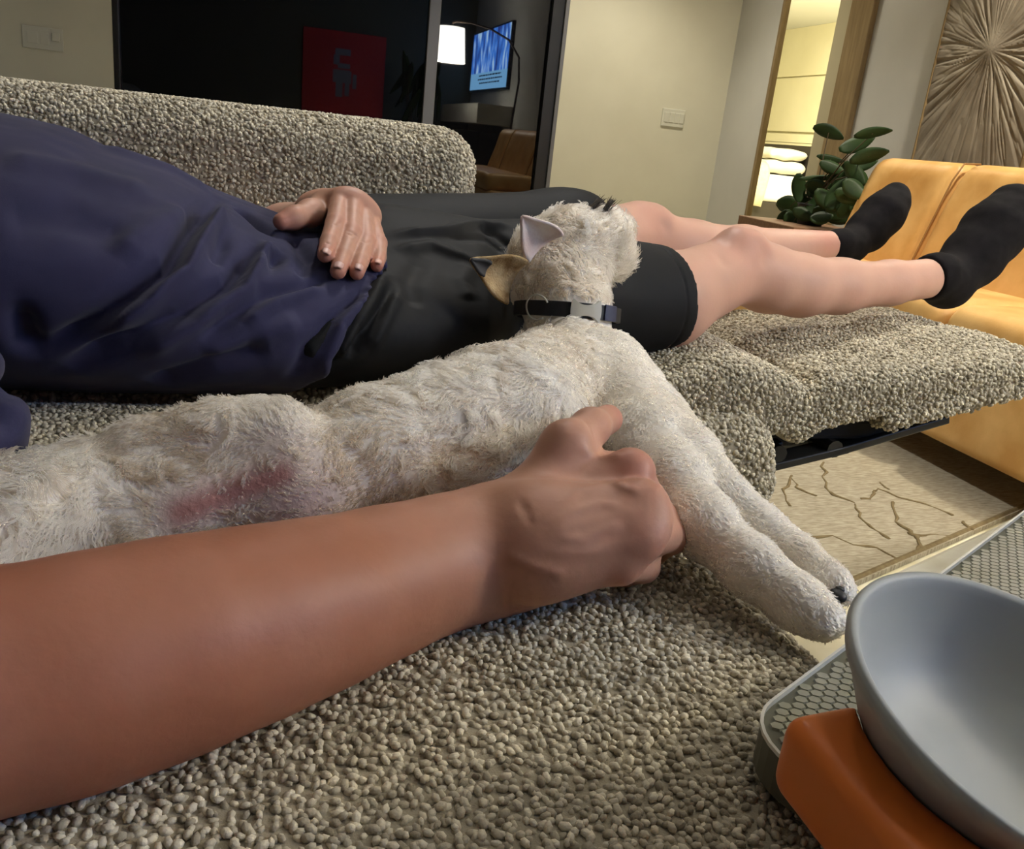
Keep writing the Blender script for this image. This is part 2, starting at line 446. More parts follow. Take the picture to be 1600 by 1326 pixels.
# doorway trim
d1 = tag(empty('door_1', (WX, DY1, 0)), kind='structure')
box('jamb', (WX-.004, DY1-.005, 0), (WX+.03, DY1+.022, 2.27), M_TRIMW, d1, bevel=.002)
box('jamb', (WX-.012, DY0-.123, 0), (WX+.09, DY0, 2.27), mat('pale_jamb', (.42, .37, .24), .6), d1, bevel=.002)
box('casing', (WX-.03, DY0-.30, 0), (WX, DY0-.123, 2.33), M_TRIMW, d1, bevel=.003)
box('head_casing', (WX-.03, DY0-.30, 2.25), (WX, DY1+.05, 2.36), M_TRIMW, d1, bevel=.003)
# sliding night window in the far wall
w1 = tag(empty('window_1', (-.757, WY, 0)), kind='structure')
box('pane', (-.73, WY+.05, .03), (.885, WY+.06, 2.33), M_GLASS, w1)
box('pane', (.93, WY+.051, .03), (1.60, WY+.061, 2.33), M_GLASS, w1)
box('mullion', (.868, WY+.018, .0), (.932, WY+.075, 2.35), M_GREYMET, w1, bevel=.003)
box('window_frame', (-.757, WY+.015, .0), (-.728, WY+.10, 2.35), M_DARKMET, w1, bevel=.002)
box('window_frame', (1.575, WY+.015, .0), (1.645, WY+.10, 2.35), M_DARKMET, w1, bevel=.002)
box('window_frame', (-.757, WY+.015, 2.30), (1.663, WY+.10, 2.35), M_DARKMET, w1, bevel=.002)
box('window_frame', (-.757, WY+.012, .0), (1.663, WY+.10, .05), M_DARKMET, w1, bevel=.002)
box('window_casing', (1.645, WY-.006, .0), (1.668, WY+.10, 2.35), M_GREYMET, w1, bevel=.002)
struct('baseboard_far', (1.67, WY-.014, 0), (WX, WY, .09), M_WALL, bevel=.002)
struct('baseboard_right', (WX-.014, 1.0, 0), (WX, DY0-.30, .09), M_WALLG, bevel=.002)

# switch plates
def switch_plate(x0, x1, z0, z1, label, rockers):
    t = empty('switch_plate', ((x0+x1)/2, WY, z0), label, 'switch plate')
    box('plate', (x0, WY-.009, z0), (x1, WY, z1), M_PLATE, t, bevel=.003)
    for a, b, c, d_, p in rockers: box('rocker', (a, WY-.009-p, c), (b, WY-.006, d_), M_PLATE, t, bevel=.002)
    return t
switch_plate(2.335, 2.485, .948, 1.052, 'pale multi-rocker switch plate on the beige wall right of the dark window', [(2.350+i*.034, 2.379+i*.034, .972, 1.03, .003) for i in range(4)])
switch_plate(-1.172, -.985, .955, 1.06, 'pale switch plate on the wall left of the dark window', [(-1.15, -1.10, .98, 1.035, .001), (-1.09, -1.05, .98, 1.035, .001), (-1.035, -1.000, 1.0, 1.04, .010)])

# downlights (fixtures for the beams above)
for i, ((x, y), e, a, c) in enumerate(DOWNLIGHTS):
    where = ['over the tan leather sofa', 'before the beige wall', 'by the bedroom doorway', 'at the left end of the room', 'over the boucle armrest', 'over the travertine table'][i]
    t = empty('downlight', (x, y, CEIL), 'small round recessed ceiling downlight ' + where, 'ceiling light', 'recessed ceiling downlights')
    lathe('trim_ring', [(.035, -.004), (.05, -.004), (.052, 0), (.035, 0), (.035, -.004)], M_PLATE, t, 24, Matrix.Translation((x, y, CEIL)))
    lathe('lens', [(0, -.001), (.034, -.001)], mat('lens', (.9, .9, .9), .5, emit=c, estr=6), t, 24, Matrix.Translation((x, y, CEIL-.0005)))

# rug with drawn branch lines
RUG = mat('rug_pile', (.25, .21, .14), .95, (.46, .41, .30), 26, .5, 500, .002, stretch=(1.5, 14, 1), detail=6)
RUGLINE = mat('rug_line_pile', (.15, .105, .045), .95, (.20, .15, .07), 60, .4, 500, .002)
# the rug's far-right edge runs obliquely to the sofa
ra, rb = np.array([1.353, 1.393]), np.array([1.912, 1.64]); e1 = (rb-ra)/np.linalg.norm(rb-ra); e2 = np.array([-e1[1], e1[0]])
rug = empty('area_rug', (1.4, 2.0, 0), 'beige area rug with thin brown branching lines between the two sofas', 'rug')
def rug_pt(s, t, z=.012): p = ra+e1*s+e2*t; return (p[0], p[1], z)
bm = bmesh.new()
cs = [rug_pt(-1.4, 0, 0), rug_pt(1.1, 0, 0), rug_pt(1.1, 2.6, 0), rug_pt(-1.4, 2.6, 0)]
top = [(x, y, .012) for x, y, z in cs]
vs = [bm.verts.new(v) for v in cs+top]
for f in ((3, 2, 1, 0), (4, 5, 6, 7), (0, 1, 5, 4), (1, 2, 6, 5), (2, 3, 7, 6), (3, 0, 4, 7)): bm.faces.new([vs[i] for i in f])
bm_obj('pile', bm, RUG, rug)
LINES = [[(1237, 743), (1245, 760), (1262, 770), (1277, 775)], [(1287, 722), (1292, 762), (1306, 774), (1335, 785)], [(1336, 787), (1345, 805), (1358, 823), (1390, 842)],
         [(1366, 767), (1375, 764), (1405, 777), (1445, 787), (1487, 805)], [(1395, 785), (1402, 815), (1415, 827), (1434, 838), (1462, 834), (1492, 838)], [(1434, 838), (1437, 852), (1430, 860)],
         [(1255, 844), (1300, 836), (1330, 850), (1372, 856), (1400, 874)], [(1505, 815), (1520, 828)], [(1235, 745), (1225, 770), (1232, 790)], [(1365, 768), (1362, 780), (1340, 778)], [(1290, 708), (1305, 703), (1330, 697)], [(1375, 753), (1392, 765)]]
bm = bmesh.new()
for L in LINES:
    P = [at_z(x, y, .0125) for x, y in L]
    Q = [P[0]]
    for a, b in zip(P, P[1:]):
        for k in range(1, 6):
            q = a+(b-a)*k/5; q = q+np.array([1, -.6, 0])*.022*(vnoise(q[None]*40, 3)[0]-.5); Q.append(q)
    wd = [.0042*(.15+1.5*vnoise(np.array([q*38]), 9)[0]) for q in Q]
    add_tube(bm, [(q[0], q[1], .0115) for q in Q], wd, 6)
tag(bm_obj('branch_lines', bm, RUGLINE, rug, smooth=True), kind='stuff')
bm = bmesh.new(); add_tube(bm, [rug_pt(-1.4, .01, .010), rug_pt(1.1, .01, .010)], .007, 6); bm_obj('binding', bm, RUGLINE, rug)

# ================================================================== TAN LEATHER SOFA
LS = empty('leather_sofa', (2.1, 2.15, 0), 'tan leather sofa with piped back cushions against the grey wall', 'sofa')
LY0, LY1 = 1.2, 3.2
def cushion_mesh(fn, lo, hi, vox=.016):
    V, Q = field_mesh(fn, lo, hi, vox); return relax(V, Q, 2), Q
V, Q = cushion_mesh(lambda P: rbox(P, np.array([2.06, (LY0+LY1)/2, .215]), (.23, (LY1-LY0)/2, .125), .03), (1.8, LY0-.05, .05), (2.33, LY1+.05, .38))
np_obj('base', V, Q, M_LEATHER, LS)
for y0, y1 in ((LY0, 2.0), (2.0, LY1-.1)):
    V, Q = cushion_mesh(lambda P: rbox(P, np.array([2.04, (y0+y1)/2, .405]), (.225, (y1-y0)/2-.004, .078), .055), (1.78, y0-.04, .29), (2.32, y1+.04, .52))
    V[:, 2] += .010*(vnoise(V*7, 5)-.5)
    np_obj('seat_cushion', V, Q, M_LEATHER, LS)
lean = .30
for y0, y1 in ((LY0, 1.72), (1.72, 2.71), (2.71, LY1)):
    def fb(P, y0=y0, y1=y1):
        P = P.copy(); P[..., 0] -= (P[..., 2]-.42)*lean
        return rbox(P, np.array([2.33, (y0+y1)/2, .62]), (.085, (y1-y0)/2-.001, .245), .055)
    V, Q = cushion_mesh(fb, (2.15, y0-.03, .34), (2.62, y1+.03, .92))
    V[:, 0] -= .018*(vnoise(V*6, 8)-.5)*(V[:, 0] < 2.4)
    np_obj('back_cushion', V, Q, M_LEATHER, LS)
for yy in (1.72, 2.71):
    tube('piping', [(2.252+(z-.42)*lean, yy, z) for z in np.linspace(.42, .80, 8)]+[(2.40, yy, .862), (2.47, yy, .866)], .0035, M_SEAM, LS, 6)
for y in (LY0+.2, LY1-.2):
    for x in (1.92, 2.3): box('leg', (x-.02, y-.02, 0), (x+.02, y+.02, .1), M_DARKMET, LS)

# carved sunburst relief
AR = empty('relief_panel', (WX, 3.09, .65), 'carved wood wall relief with a radiating sunburst above the tan sofa', 'wall art')
ny, nz = 230, 420; y0, y1, z0, z1 = 2.79, 3.386, .62, 1.98; cy, cz = 3.086, 1.30
yy, zz = np.meshgrid(np.linspace(y0, y1, ny), np.linspace(z0, z1, nz), indexing='ij')
dy, dz = yy-cy, zz-cz; rr = np.hypot(dy, dz*.9); an = np.arctan2(dz, dy)
def ridge(a, n, s):
    P = np.stack([np.cos(a)*n, np.sin(a)*n, rr*s], -1).reshape(-1, 3)
    return vnoise(P+50, 21).reshape(a.shape)
g = ridge(an, 10, 2.4); g2 = ridge(an+.3, 19, 6)
gro = np.clip(1-np.abs(g-.5)*7, 0, 1)*.9+np.clip(1-np.abs(g2-.5)*9, 0, 1)*.5
hgt = -gro*.0055*np.clip(rr*7, 0, 1)*np.clip(1.7-rr*2.0, .2, 1)*(.35+1.3*vnoise(np.stack([yy*7, zz*5, zz*0], -1).reshape(-1, 3), 77).reshape(yy.shape))+.008*np.exp(-(rr/.05)**2)
xx = WX-.028-hgt
V = np.stack([xx, yy, zz], -1).reshape(-1, 3); I = np.arange(ny*nz).reshape(ny, nz)
Q = np.stack([I[:-1, :-1], I[:-1, 1:], I[1:, 1:], I[1:, :-1]], -1).reshape(-1, 4)
np_obj('carved_face', V, Q, M_ART, AR)
box('backing', (WX-.016, y0, z0), (WX, y1, z1), M_ART, AR, bevel=.002)
box('frame_edge', (WX-.032, y1, z0), (WX, y1+.006, z1), M_TRIMW, AR); box('frame_edge', (WX-.032, y0-.006, z0), (WX, y0, z1), M_TRIMW, AR)

# ================================================================== PLANT on its stand
PS = empty('plant_stand', (2.42, 3.52, 0), 'low brown wooden plant stand beside the tan sofa', 'stand')
box('top', (2.20, 3.38, .50), (2.62, 3.86, .545), M_TABLEW, PS, bevel=.004)
box('shelf', (2.22, 3.40, .30), (2.60, 3.84, .33), M_TABLEW, PS, bevel=.004)
for x in (2.22, 2.58):
    for y in (3.40, 3.82): box('leg', (x, y, 0), (x+.03, y+.03, .5), M_TABLEW, PS)
PL = empty('potted_plant', (2.42, 3.62, .546), 'dark green broad-leaved rubber plant in a black pot beside the tan sofa', 'plant')
lathe('pot', [(0, 0), (.055, 0), (.068, .085), (.072, .092), (.065, .092), (.06, .08), (0, .08)], M_POT, PL, 28, Matrix.Translation((2.42, 3.60, .546)))
def leaf(name, c, hl, hw, ang, m, parent, tilt=0.3, cup=.18):
    # built in the leaf's own plane: long axis u, width v, slight fold and droop
    d = c-CAMP; dist = np.linalg.norm(d); d = d/dist
    right = np.cross(d, [0, 0, 1.]); right /= np.linalg.norm(right); up = np.cross(right, d)
    a = math.radians(-ang)
    u = right*math.cos(a)+up*math.sin(a); v0 = np.cross(d, u); v = v0*math.cos(tilt)+d*math.sin(tilt); nrm = np.cross(u, v)
    bm = bmesh.new(); n = 10; rows = []
    for i in range(n+1):
        t = i/n; wd = hw*(math.sin(math.pi*min(max(t, .02), .985)**.85))**.62
        row = []
        for s in (-1, -.5, 0, .5, 1):
            p = c+u*hl*(2*t-1)+v*wd*s+nrm*(abs(s)*wd*cup-hl*.15*(2*t-1)**2)
            row.append(bm.verts.new(p))
        rows.append(row)
    for r1, r2 in zip(rows, rows[1:]):
        for k in range(4): bm.faces.new((r1[k], r1[k+1], r2[k+1], r2[k]))
    o = bm_obj(name, bm, m, parent, smooth=True)
    md = o.modifiers.new('s', 'SOLIDIFY'); md.thickness = .0015
    return o
LV = [(1295, 206, 23, 10, 15), (1339, 225, 25, 11, -26), (1364, 207, 26, 8, -15), (1358, 243, 27, 11, -22), (1298, 248, 20, 5, 6), (1300, 262, 19, 9, 16), (1281, 278, 29, 4, -9), (1248, 294, 21, 10, 78),
      (1235, 321, 20, 13, 8), (1281, 296, 22, 12, 20), (1312, 303, 27, 17, -64), (1349, 256, 20, 10, -18), (1336, 271, 22, 11, 42), (1333, 324, 24, 15, -30), (1294, 334, 22, 11, 8), (1275, 318, 18, 10, -58),
      (1335, 296, 20, 13, 30), (1229, 344, 15, 13, 80), (1348, 282, 16, 9, 60), (1262, 318, 15, 10, 50), (1310, 322, 18, 11, -20), (1305, 283, 14, 8, 30), (1352, 305, 16, 9, -60), (1255, 335, 16, 9, 20), (1268, 332, 18, 11, -10), (1318, 285, 20, 12, -75), (1326, 306, 20, 12, 10), (1290, 312, 20, 12, 35), (1272, 300, 16, 10, 70), (1310, 340, 20, 10, 5), (1345, 318, 18, 10, -40), (1305, 300, 18, 12, 100), (1240, 345, 16, 12, 30), (1284, 340, 16, 10, -15), (1322, 270, 16, 9, 80)]
base = np.array([2.42, 3.60, .66])
for i, (px, py, hl, hw, ang) in enumerate(LV):
    X = 2.36+.16*rng.random()-(.05 if py > 290 else 0)
    c = at_x(px, py, X); k = np.dot(c-CAMP, FW)/F_PX
    leaf('leaf', c, hl*k*1.08, hw*k*1.12, ang, M_LEAF, PL, tilt=rng.uniform(-.5, .5))
    if i % 2 == 0 or i < 6:
        mid = (base+c)/2+np.array([0, 0, .03]); tube('stem', [base, mid*.6+base*.4, mid, c-np.array([0, 0, .004])], [.004, .0035, .003, .002], M_STEM, PL, 6)

# ================================================================== BED seen through the doorway
BED = empty('bed', (5.0, 9.9, 0), 'bed with dark wooden frame seen through the bedroom doorway', 'bed')
box('bed_base', (4.0, 9.02, .20), (6.0, 10.9, .40), M_BEDB, BED, bevel=.01)
box('plinth', (4.2, 9.3, 0), (5.9, 10.7, .20), M_BEDB, BED)
box('mattress', (4.03, 9.0, .40), (5.98, 10.9, .70), M_MATTR, BED, bevel=.06, seg=4, smooth=True)
box('headboard', (5.98, 8.6, .3), (6.03, 11.1, 1.06), M_BEDB, BED, bevel=.004)
box('headboard_rail', (5.972, 8.6, 1.045), (6.028, 11.1, 1.07), M_BEDW, BED); box('headboard_panel', (5.972, 8.6, 1.075), (6.028, 11.1, 1.17), M_BEDW, BED, bevel=.003)
def soft_blob(name, c, h, r, m, label, cat, amp=.02, group=None, parent=None, vox=.02):
    c = np.array(c, float)
    V, Q = field_mesh(lambda P: rbox(P, c, h, r), c-np.array(h)-.06, c+np.array(h)+.06, vox)
    V = relax(V, Q, 4); s = (np.abs(V-c)/np.array(h)); V[:, 2] = c[2]+(V[:, 2]-c[2])*(1-.35*np.maximum(s[:, 0], s[:, 1])**4)
    V += amp*(np.stack([vnoise(V*9, 31), vnoise(V*9, 32), vnoise(V*9, 33)], -1)-.5)
    return tag(np_obj(name, V, Q, m, parent), label, cat, group)
soft_blob('pillow', (5.66, 9.42, .785), (.27, .36, .075), .07, M_PILLOW, 'cream pillow, lower of the two at the near side of the bed', 'pillow')
soft_blob('pillow', (5.70, 9.43, .925), (.25, .35, .065), .07, M_PILLOW, 'cream pillow lying on top of another at the near side of the bed', 'pillow')
soft_blob('pillow', (5.66, 10.27, .82), (.27, .38, .10), .09, M_PILLOW, 'cream pillow on the far side of the bed', 'pillow')
# throw draped over the near side
bm = bmesh.new(); prof = [(9.7, .83), (9.4, .83), (9.04, .80), (8.985, .77), (8.972, .68), (8.965, .52), (8.955, .33)]
nx = 26; rows = []
for i in range(nx+1):
    x = 4.6+(5.36-4.6)*i/nx; row = []
    for j, (y, z) in enumerate(prof):
        f = math.sin(x*26)*.016+math.sin(x*61)*.006
        row.append(bm.verts.new((x+(0 if j < 3 else .03*math.sin(j+x*9)), y-(f+.02 if j > 3 else 0), z+(f*.8+.01 if j < 4 else 0)+(0 if j < 6 else .02*math.sin(x*11)))))
    rows.append(row)
for a, b in zip(rows, rows[1:]):
    for k in range(len(prof)-1): bm.faces.new((a[k], a[k+1], b[k+1], b[k]))
o = bm_obj('throw_blanket', bm, M_THROW, smooth=True); tag(o, 'beige throw blanket hanging over the near side of the bed', 'blanket')
md = o.modifiers.new('s', 'SOLIDIFY'); md.thickness = .012
soft_blob('duvet', (4.72, 9.78, .752), (.62, .75, .035), .04, M_MATTR, 'white rumpled duvet spread over the bed', 'duvet', amp=.05)

# ================================================================== THINGS the dark window mirrors
TV = empty('television', (WX, -.98, 1.33), 'wall-mounted television showing a blue picture with three lines of text, mirrored in the window', 'television')
box('bezel', (WX-.05, -1.97, 1.315), (WX-.004, .02, 2.055), M_TVB, TV, bevel=.004)
m = bpy.data.materials.new('tv_picture'); m.use_nodes = True; nt = m.node_tree; b = nt.nodes['Principled BSDF']; b.inputs['Base Color'].default_value = (.01, .01, .01, 1)
tc = nt.nodes.new('ShaderNodeTexCoord'); nz_ = nt.nodes.new('ShaderNodeTexNoise'); nz_.inputs['Scale'].default_value = 3; nz_.inputs['Detail'].default_value = 6
mp = nt.nodes.new('ShaderNodeMapping'); mp.inputs['Scale'].default_value = (1, 2.6, .9)
nt.links.new(tc.outputs['Object'], mp.inputs[0]); nt.links.new(mp.outputs[0], nz_.inputs['Vector'])
cr = nt.nodes.new('ShaderNodeValToRGB'); e = cr.color_ramp.elements; e[0].position = .38; e[0].color = (.02, .04, .22, 1); e[1].position = .66; e[1].color = (.52, .78, 1, 1)
x_ = e.new(.52); x_.color = (.05, .22, .80, 1)
nt.links.new(nz_.outputs['Fac'], cr.inputs[0]); nt.links.new(cr.outputs[0], b.inputs['Emission Color']); b.inputs['Emission Strength'].default_value = 10
box('screen', (WX-.053, -1.95, 1.54), (WX-.0495, 0, 2.035), m, TV)
box('caption_bar', (WX-.053, -1.95, 1.338), (WX-.0495, 0, 1.54), mat('tv_caption_blue', (.01, .01, .01), .4, emit=(.24, .58, 1), estr=7), TV)
MT = mat('tv_ink', (.01, .02, .08), .5)
for k, (ya, yb) in enumerate(((-1.45, -.28), (-1.5, -.22), (-1.4, -.34))):
    bm = bmesh.new(); yv = ya
    while yv < yb:
        L = rng.uniform(.05, .13); add_box(bm, (WX-.0545, yv, 1.495-k*.045), (WX-.053, min(yv+L, yb), 1.512-k*.045)); yv += L+.025
    bm_obj('text_line', bm, MT, TV)
MC = empty('media_console', (WX-.2, -.9, 0), 'pale media console under the television', 'console')
box('cabinet', (WX-.42, -2.0, .9), (WX-.001, .25, 1.12), M_WALLG, MC, bevel=.004)
box('niche', (WX-.30, -1.6, .25), (WX-.001, -.1, .82), M_TVB, MC, bevel=.004)
FL = empty('floor_lamp', (2.55, .93, 0), 'arched bronze floor lamp with a glowing drum shade, mirrored in the window', 'lamp')
lathe('base', [(0, 0), (.17, 0), (.17, .02), (.02, .035), (0, .035)], M_LAMPMET, FL, 32, Matrix.Translation((2.55, .93, 0)))
arc = [Vector((2.55, .93, .03)), Vector((2.56, .94, .9)), Vector((2.60, .93, 1.35)), Vector((2.60, .84, 1.60)), Vector((2.53, .62, 1.78)), Vector((2.38, .36, 1.89)), Vector((2.2, .17, 1.945)), Vector((2.05, .07, 1.95)), Vector((2.0, .06, 1.93))]
tube('arched_pole', arc, .012, M_LAMPMET, FL, 8)
lathe('lamp_shade', [(.145, 1.885), (.178, 1.52)], M_SHADE, FL, 32, Matrix.Translation((2.0, .06, 0)))
tube('stem', [(2.0, .06, 1.93), (2.0, .06, 1.75)], .006, M_LAMPMET, FL)
PT = empty('red_painting', (1.0, BY, .7), 'dark red painting of a small pale figure, mirrored in the dark window', 'painting')
box('canvas', (.465, BY+.002, .66), (1.54, BY+.032, 1.87), mat('red_paint', (.55, .02, .03), .6), PT, bevel=.003)
bm = bmesh.new()
for lo, hi in (((.86, 1.58), (1.06, 1.66)), ((.84, 1.46), (.92, 1.58)), ((.9, 1.42), (1.06, 1.48)), ((.84, 1.24), (1.08, 1.40)), ((.88, 1.06), (.97, 1.24)), ((1.0, 1.08), (1.06, 1.24)), ((1.1, 1.18), (1.15, 1.36))):
    add_box(bm, (lo[0]+.02, BY+.032, lo[1]), (hi[0]+.02, BY+.034, hi[1]))
bm_obj('pale_figure', bm, mat('grey_paint', (.24, .25, .30), .7), PT)
# leafy palm beside the console, only its reflection shows
PP = empty('palm_plant', (1.75, -1.3, 0), 'dark palm plant mirrored in the window below the lamp shade', 'plant')
lathe('pot', [(0, 0), (.13, 0), (.17, .3), (.15, .3), (.14, .27), (0, .27)], M_POT, PP, 24, Matrix.Translation((1.9, -1.4, 0)))
for k in range(16):
    a = k*2.4; r_ = .25+.2*rng.random(); zt = 1.0+.45*rng.random(); c = np.array([1.9+r_*math.cos(a)*.6, -1.4+r_*math.sin(a)*.6, zt])
    leaf('frond', c, .30, .05, 65+rng.uniform(-25, 25), M_LEAF, PP, tilt=rng.uniform(-.6, .6))
    tube('frond_stem', [(1.9, -1.4, .27), (1.9+(c[0]-1.9)*.4, -1.4+(c[1]+1.4)*.4, .7), c], .005, M_STEM, PP, 5)

# ================================================================== BOUCLE RECLINER SOFA
SEAT = .51
SO = empty('recliner_sofa', (-.3, .75, 0), 'grey-beige boucle recliner sofa with one footrest raised', 'sofa')
def seat_fn(P):
    d = rbox(P, np.array([-.05, .42, .40]), (.395, .45, .11), .055)
    return d
V, Q = field_mesh(seat_fn, (-.32, .14, .30), (.36, .885, .525), .0041)
V = relax(V, Q, 1); V[:, 2] += .006*(vnoise(V*7, 2)-.5)
boucle('seat_cushion', V, Q, M_BOUCLE, SO, cell=.0042)
def seat2_fn(P):
    return rbox(P, np.array([-.05, 1.142, .40]), (.50, .262, .11), .05)
V, Q = field_mesh(seat2_fn, (-.36, .86, .28), (.48, 1.42, .53), .0062)
boucle('seat_cushion', relax(V, Q, 1), Q, M_BOUCLE, SO, cell=.0062)
# front roll that hangs under the raised footrest
def roll_fn(P):
    z = P[..., 2]; Q_ = P.copy(); Q_[..., 0] = Q_[..., 0]+(z-.44)*.25
    return rbox(Q_, np.array([.565, 1.15, .402]), (.092, .220, .066), .045)
V, Q = field_mesh(roll_fn, (.40, .88, .30), (.74, 1.42, .50), .006)
boucle('front_roll', relax(V, Q, 1), Q, M_BOUCLE, SO, cell=.006)
def foot_top(x): return .512+.018*np.exp(-((x-.60)/.09)**2)-.014*np.exp(-((x-.71)/.018)**2)+np.clip(x-.70, 0, 1)*.135-.25*np.clip(x-1.02, 0, 1)**1.5
def foot_fn(P):
    x = P[..., 0]; top = foot_top(x); th = .092-.050*np.clip((x-.64)/.42, 0, 1)
    Q_ = P.copy(); Q_[..., 2] = P[..., 2]-(top-th*.5)
    h = np.stack([np.full(x.shape, .38), np.full(x.shape, .215), th*.5], -1); r = np.minimum(.026, th*.45)
    q = np.abs(Q_-np.array([.745, 1.185, 0.]))-(h-r[..., None])
    return np.sqrt((np.maximum(q, 0)**2).sum(-1))+np.minimum(q.max(-1), 0)-r
V, Q = field_mesh(foot_fn, (.34, .94, .38), (1.15, 1.43, .60), .0049)
V = relax(V, Q, 2); V[:, 2] += .010*(vnoise(V*np.array([16, 9, 9]), 42)-.5)*(V[:, 2] > .49)
boucle('footrest', V, Q, M_BOUCLE, SO, cell=.0050)
def flap_fn(P):
    x = P[..., 0]; Q_ = P.copy(); Q_[..., 2] = P[..., 2]-(.448+np.clip(x-.80, 0, 1)*.25)
    return rbox(Q_, np.array([.965, 1.18, 0]), (.125, .212, .016), .014)
V, Q = field_mesh(flap_fn, (.78, .94, .40), (1.13, 1.43, .56), .0055)
boucle('footrest_flap', relax(V, Q, 1), Q, M_BOUCLE, SO, cell=.0058)
box('footrest_lining', (.62, 1.01, .418), (.90, 1.38, .452), M_LINING, SO, bevel=.008)
box('mechanism_box', (.66, 1.05, .385), (.84, 1.34, .42), M_MECH, SO, bevel=.01)
# armrest
def arm_fn(P): return rbox(P, np.array([-.55, 1.545, .405]), (.885, .135, .378), .065)
V, Q = field_mesh(arm_fn, (-.62, 1.39, .44), (.36, 1.70, .81), .0056)
boucle('armrest', relax(V, Q, 1), Q, M_BOUCLE, SO, cell=.0056)
V, Q = field_mesh(lambda P: rbox(P, np.array([-.02, 1.545, .25]), (.345, .13, .21), .05), (-.4, 1.39, .03), (.35, 1.70, .47), .012)
boucle('armrest_lower', relax(V, Q, 1), Q, M_BOUCLE, SO, cell=.012)
# parts of the sofa left of the frame
V, Q = field_mesh(lambda P: rbox(P, np.array([-.75, .72, .40]), (.42, .72, .11), .05), (-1.2, -.05, .28), (-.3, 1.5, .53), .02)
np_obj('seat_rear', relax(V, Q, 1), Q, M_BOUCLEF, SO)
def back_fn(P):
    Q_ = P.copy(); Q_[..., 0] += (P[..., 2]-.5)*.6
    return rbox(Q_, np.array([-1.16, .76, .64]), (.11, .86, .26), .08)
V, Q = field_mesh(back_fn, (-1.55, -.2, .3), (-.8, 1.75, 1.0), .022)
np_obj('backrest', relax(V, Q, 1), Q, M_BOUCLEF, SO)
box('underframe', (-1.1, .0, .06), (.30, 1.39, .30), M_BOUCLEF, SO, bevel=.02)
for x in (-1.0, .22):
    for y in (.06, 1.60): box('foot', (x-.03, y-.03, 0), (x+.03, y+.03, .08), M_MECH, SO)
# recliner linkage
def bar(pts, y, wd=.016, th=.006):
    bm = bmesh.new()
    for a, b in zip(pts, pts[1:]):
        a = Vector((a[0], y, a[1])); b = Vector((b[0], y, b[1])); d = b-a
        M = Matrix.Translation((a+b)/2) @ d.to_track_quat('X', 'Y').to_matrix().to_4x4() @ Matrix.Diagonal((d.length+wd, th*2, wd*1.4, 1))
        bmesh.ops.create_cube(bm, size=1, matrix=M)
    return bm_obj('linkage_bar', bm, M_MECH, SO, bevel=.002)
for y in (1.03, 1.33):
    bar([(.36, .25), (.60, .375), (.70, .405)], y, .026); bar([(.58, .355), (.73, .43), (.93, .462)], y+.014, .024); bar([(.62, .362), (.80, .405), (.96, .452)], y-.012, .028); bar([(.38, .20), (.66, .375)], y+.02, .014)
    for x, z in ((.60, .372), (.70, .40), (.79, .408), (.90, .455)):
        bm = bmesh.new(); add_tube(bm, [(x, y-.03, z), (x, y+.03, z)], .013, 10); bm_obj('pivot', bm, M_MECH, SO, smooth=False)
tube('cross_tube', [(.70, 1.03, .405), (.70, 1.33, .405)], .010, M_MECH, SO)

# ================================================================== SIDE TABLES, BOWL
E1 = np.array([.866, .5]); E2 = np.array([.5, -.866]); TO = np.array([.205, .285])
def tp(s, t): p = TO+E1*s+E2*t; return p
def rrect(s0, t0, s1, t1, r, n=8):
    pts = []
    for cs_, ct, a0 in ((s0+r, t0+r, 180), (s1-r, t0+r, 270), (s1-r, t1-r, 0), (s0+r, t1-r, 90)):
        for k in range(n+1):
            a = math.radians(a0+90*k/n); pts.append((cs_+r*math.cos(a), ct+r*math.sin(a)))
    return pts
def slab(name, pts, z0, z1, m, parent, f=tp, bevel=.0):
    bm = bmesh.new(); lo = [bm.verts.new((*f(*p), z0)) for p in pts]; hi = [bm.verts.new((*f(*p), z1)) for p in pts]
    bm.faces.new(lo[::-1]); bm.faces.new(hi)
    for i in range(len(pts)): j = (i+1) % len(pts); bm.faces.new((lo[i], lo[j], hi[j], hi[i]))
    return bm_obj(name, bm, m, parent, bevel=bevel, seg=2)
TT = empty('serving_tray', (.45, .22, .5), 'large honeycomb-inlaid tray with thin pale rim, standing on the travertine table and holding the bowl', 'tray')
TZ = .54
slab('top', rrect(.0008, .0008, .6192, .3992, .0345), TZ-.022, TZ-.003, M_TRAY, TT)
bm = bmesh.new(); outer = rrect(0, 0, .62, .40, .035); inner = rrect(.0014, .0014, .6186, .3986, .034); n = len(outer)
R = [[bm.verts.new((*tp(*p), z)) for p in pp] for pp, z in ((outer, TZ-.002), (outer, TZ), (inner, TZ), (inner, TZ-.004))]
for a, b in zip(R, R[1:]):
    for i in range(n): j = (i+1) % n; bm.faces.new((a[i], a[j], b[j], b[i]))
bm_obj('rim', bm, M_TRAYRIM, TT)
bm = bmesh.new(); dx, dy = .0070, .0050
ang = math.radians(38); ca, sa = math.cos(ang), math.sin(ang)
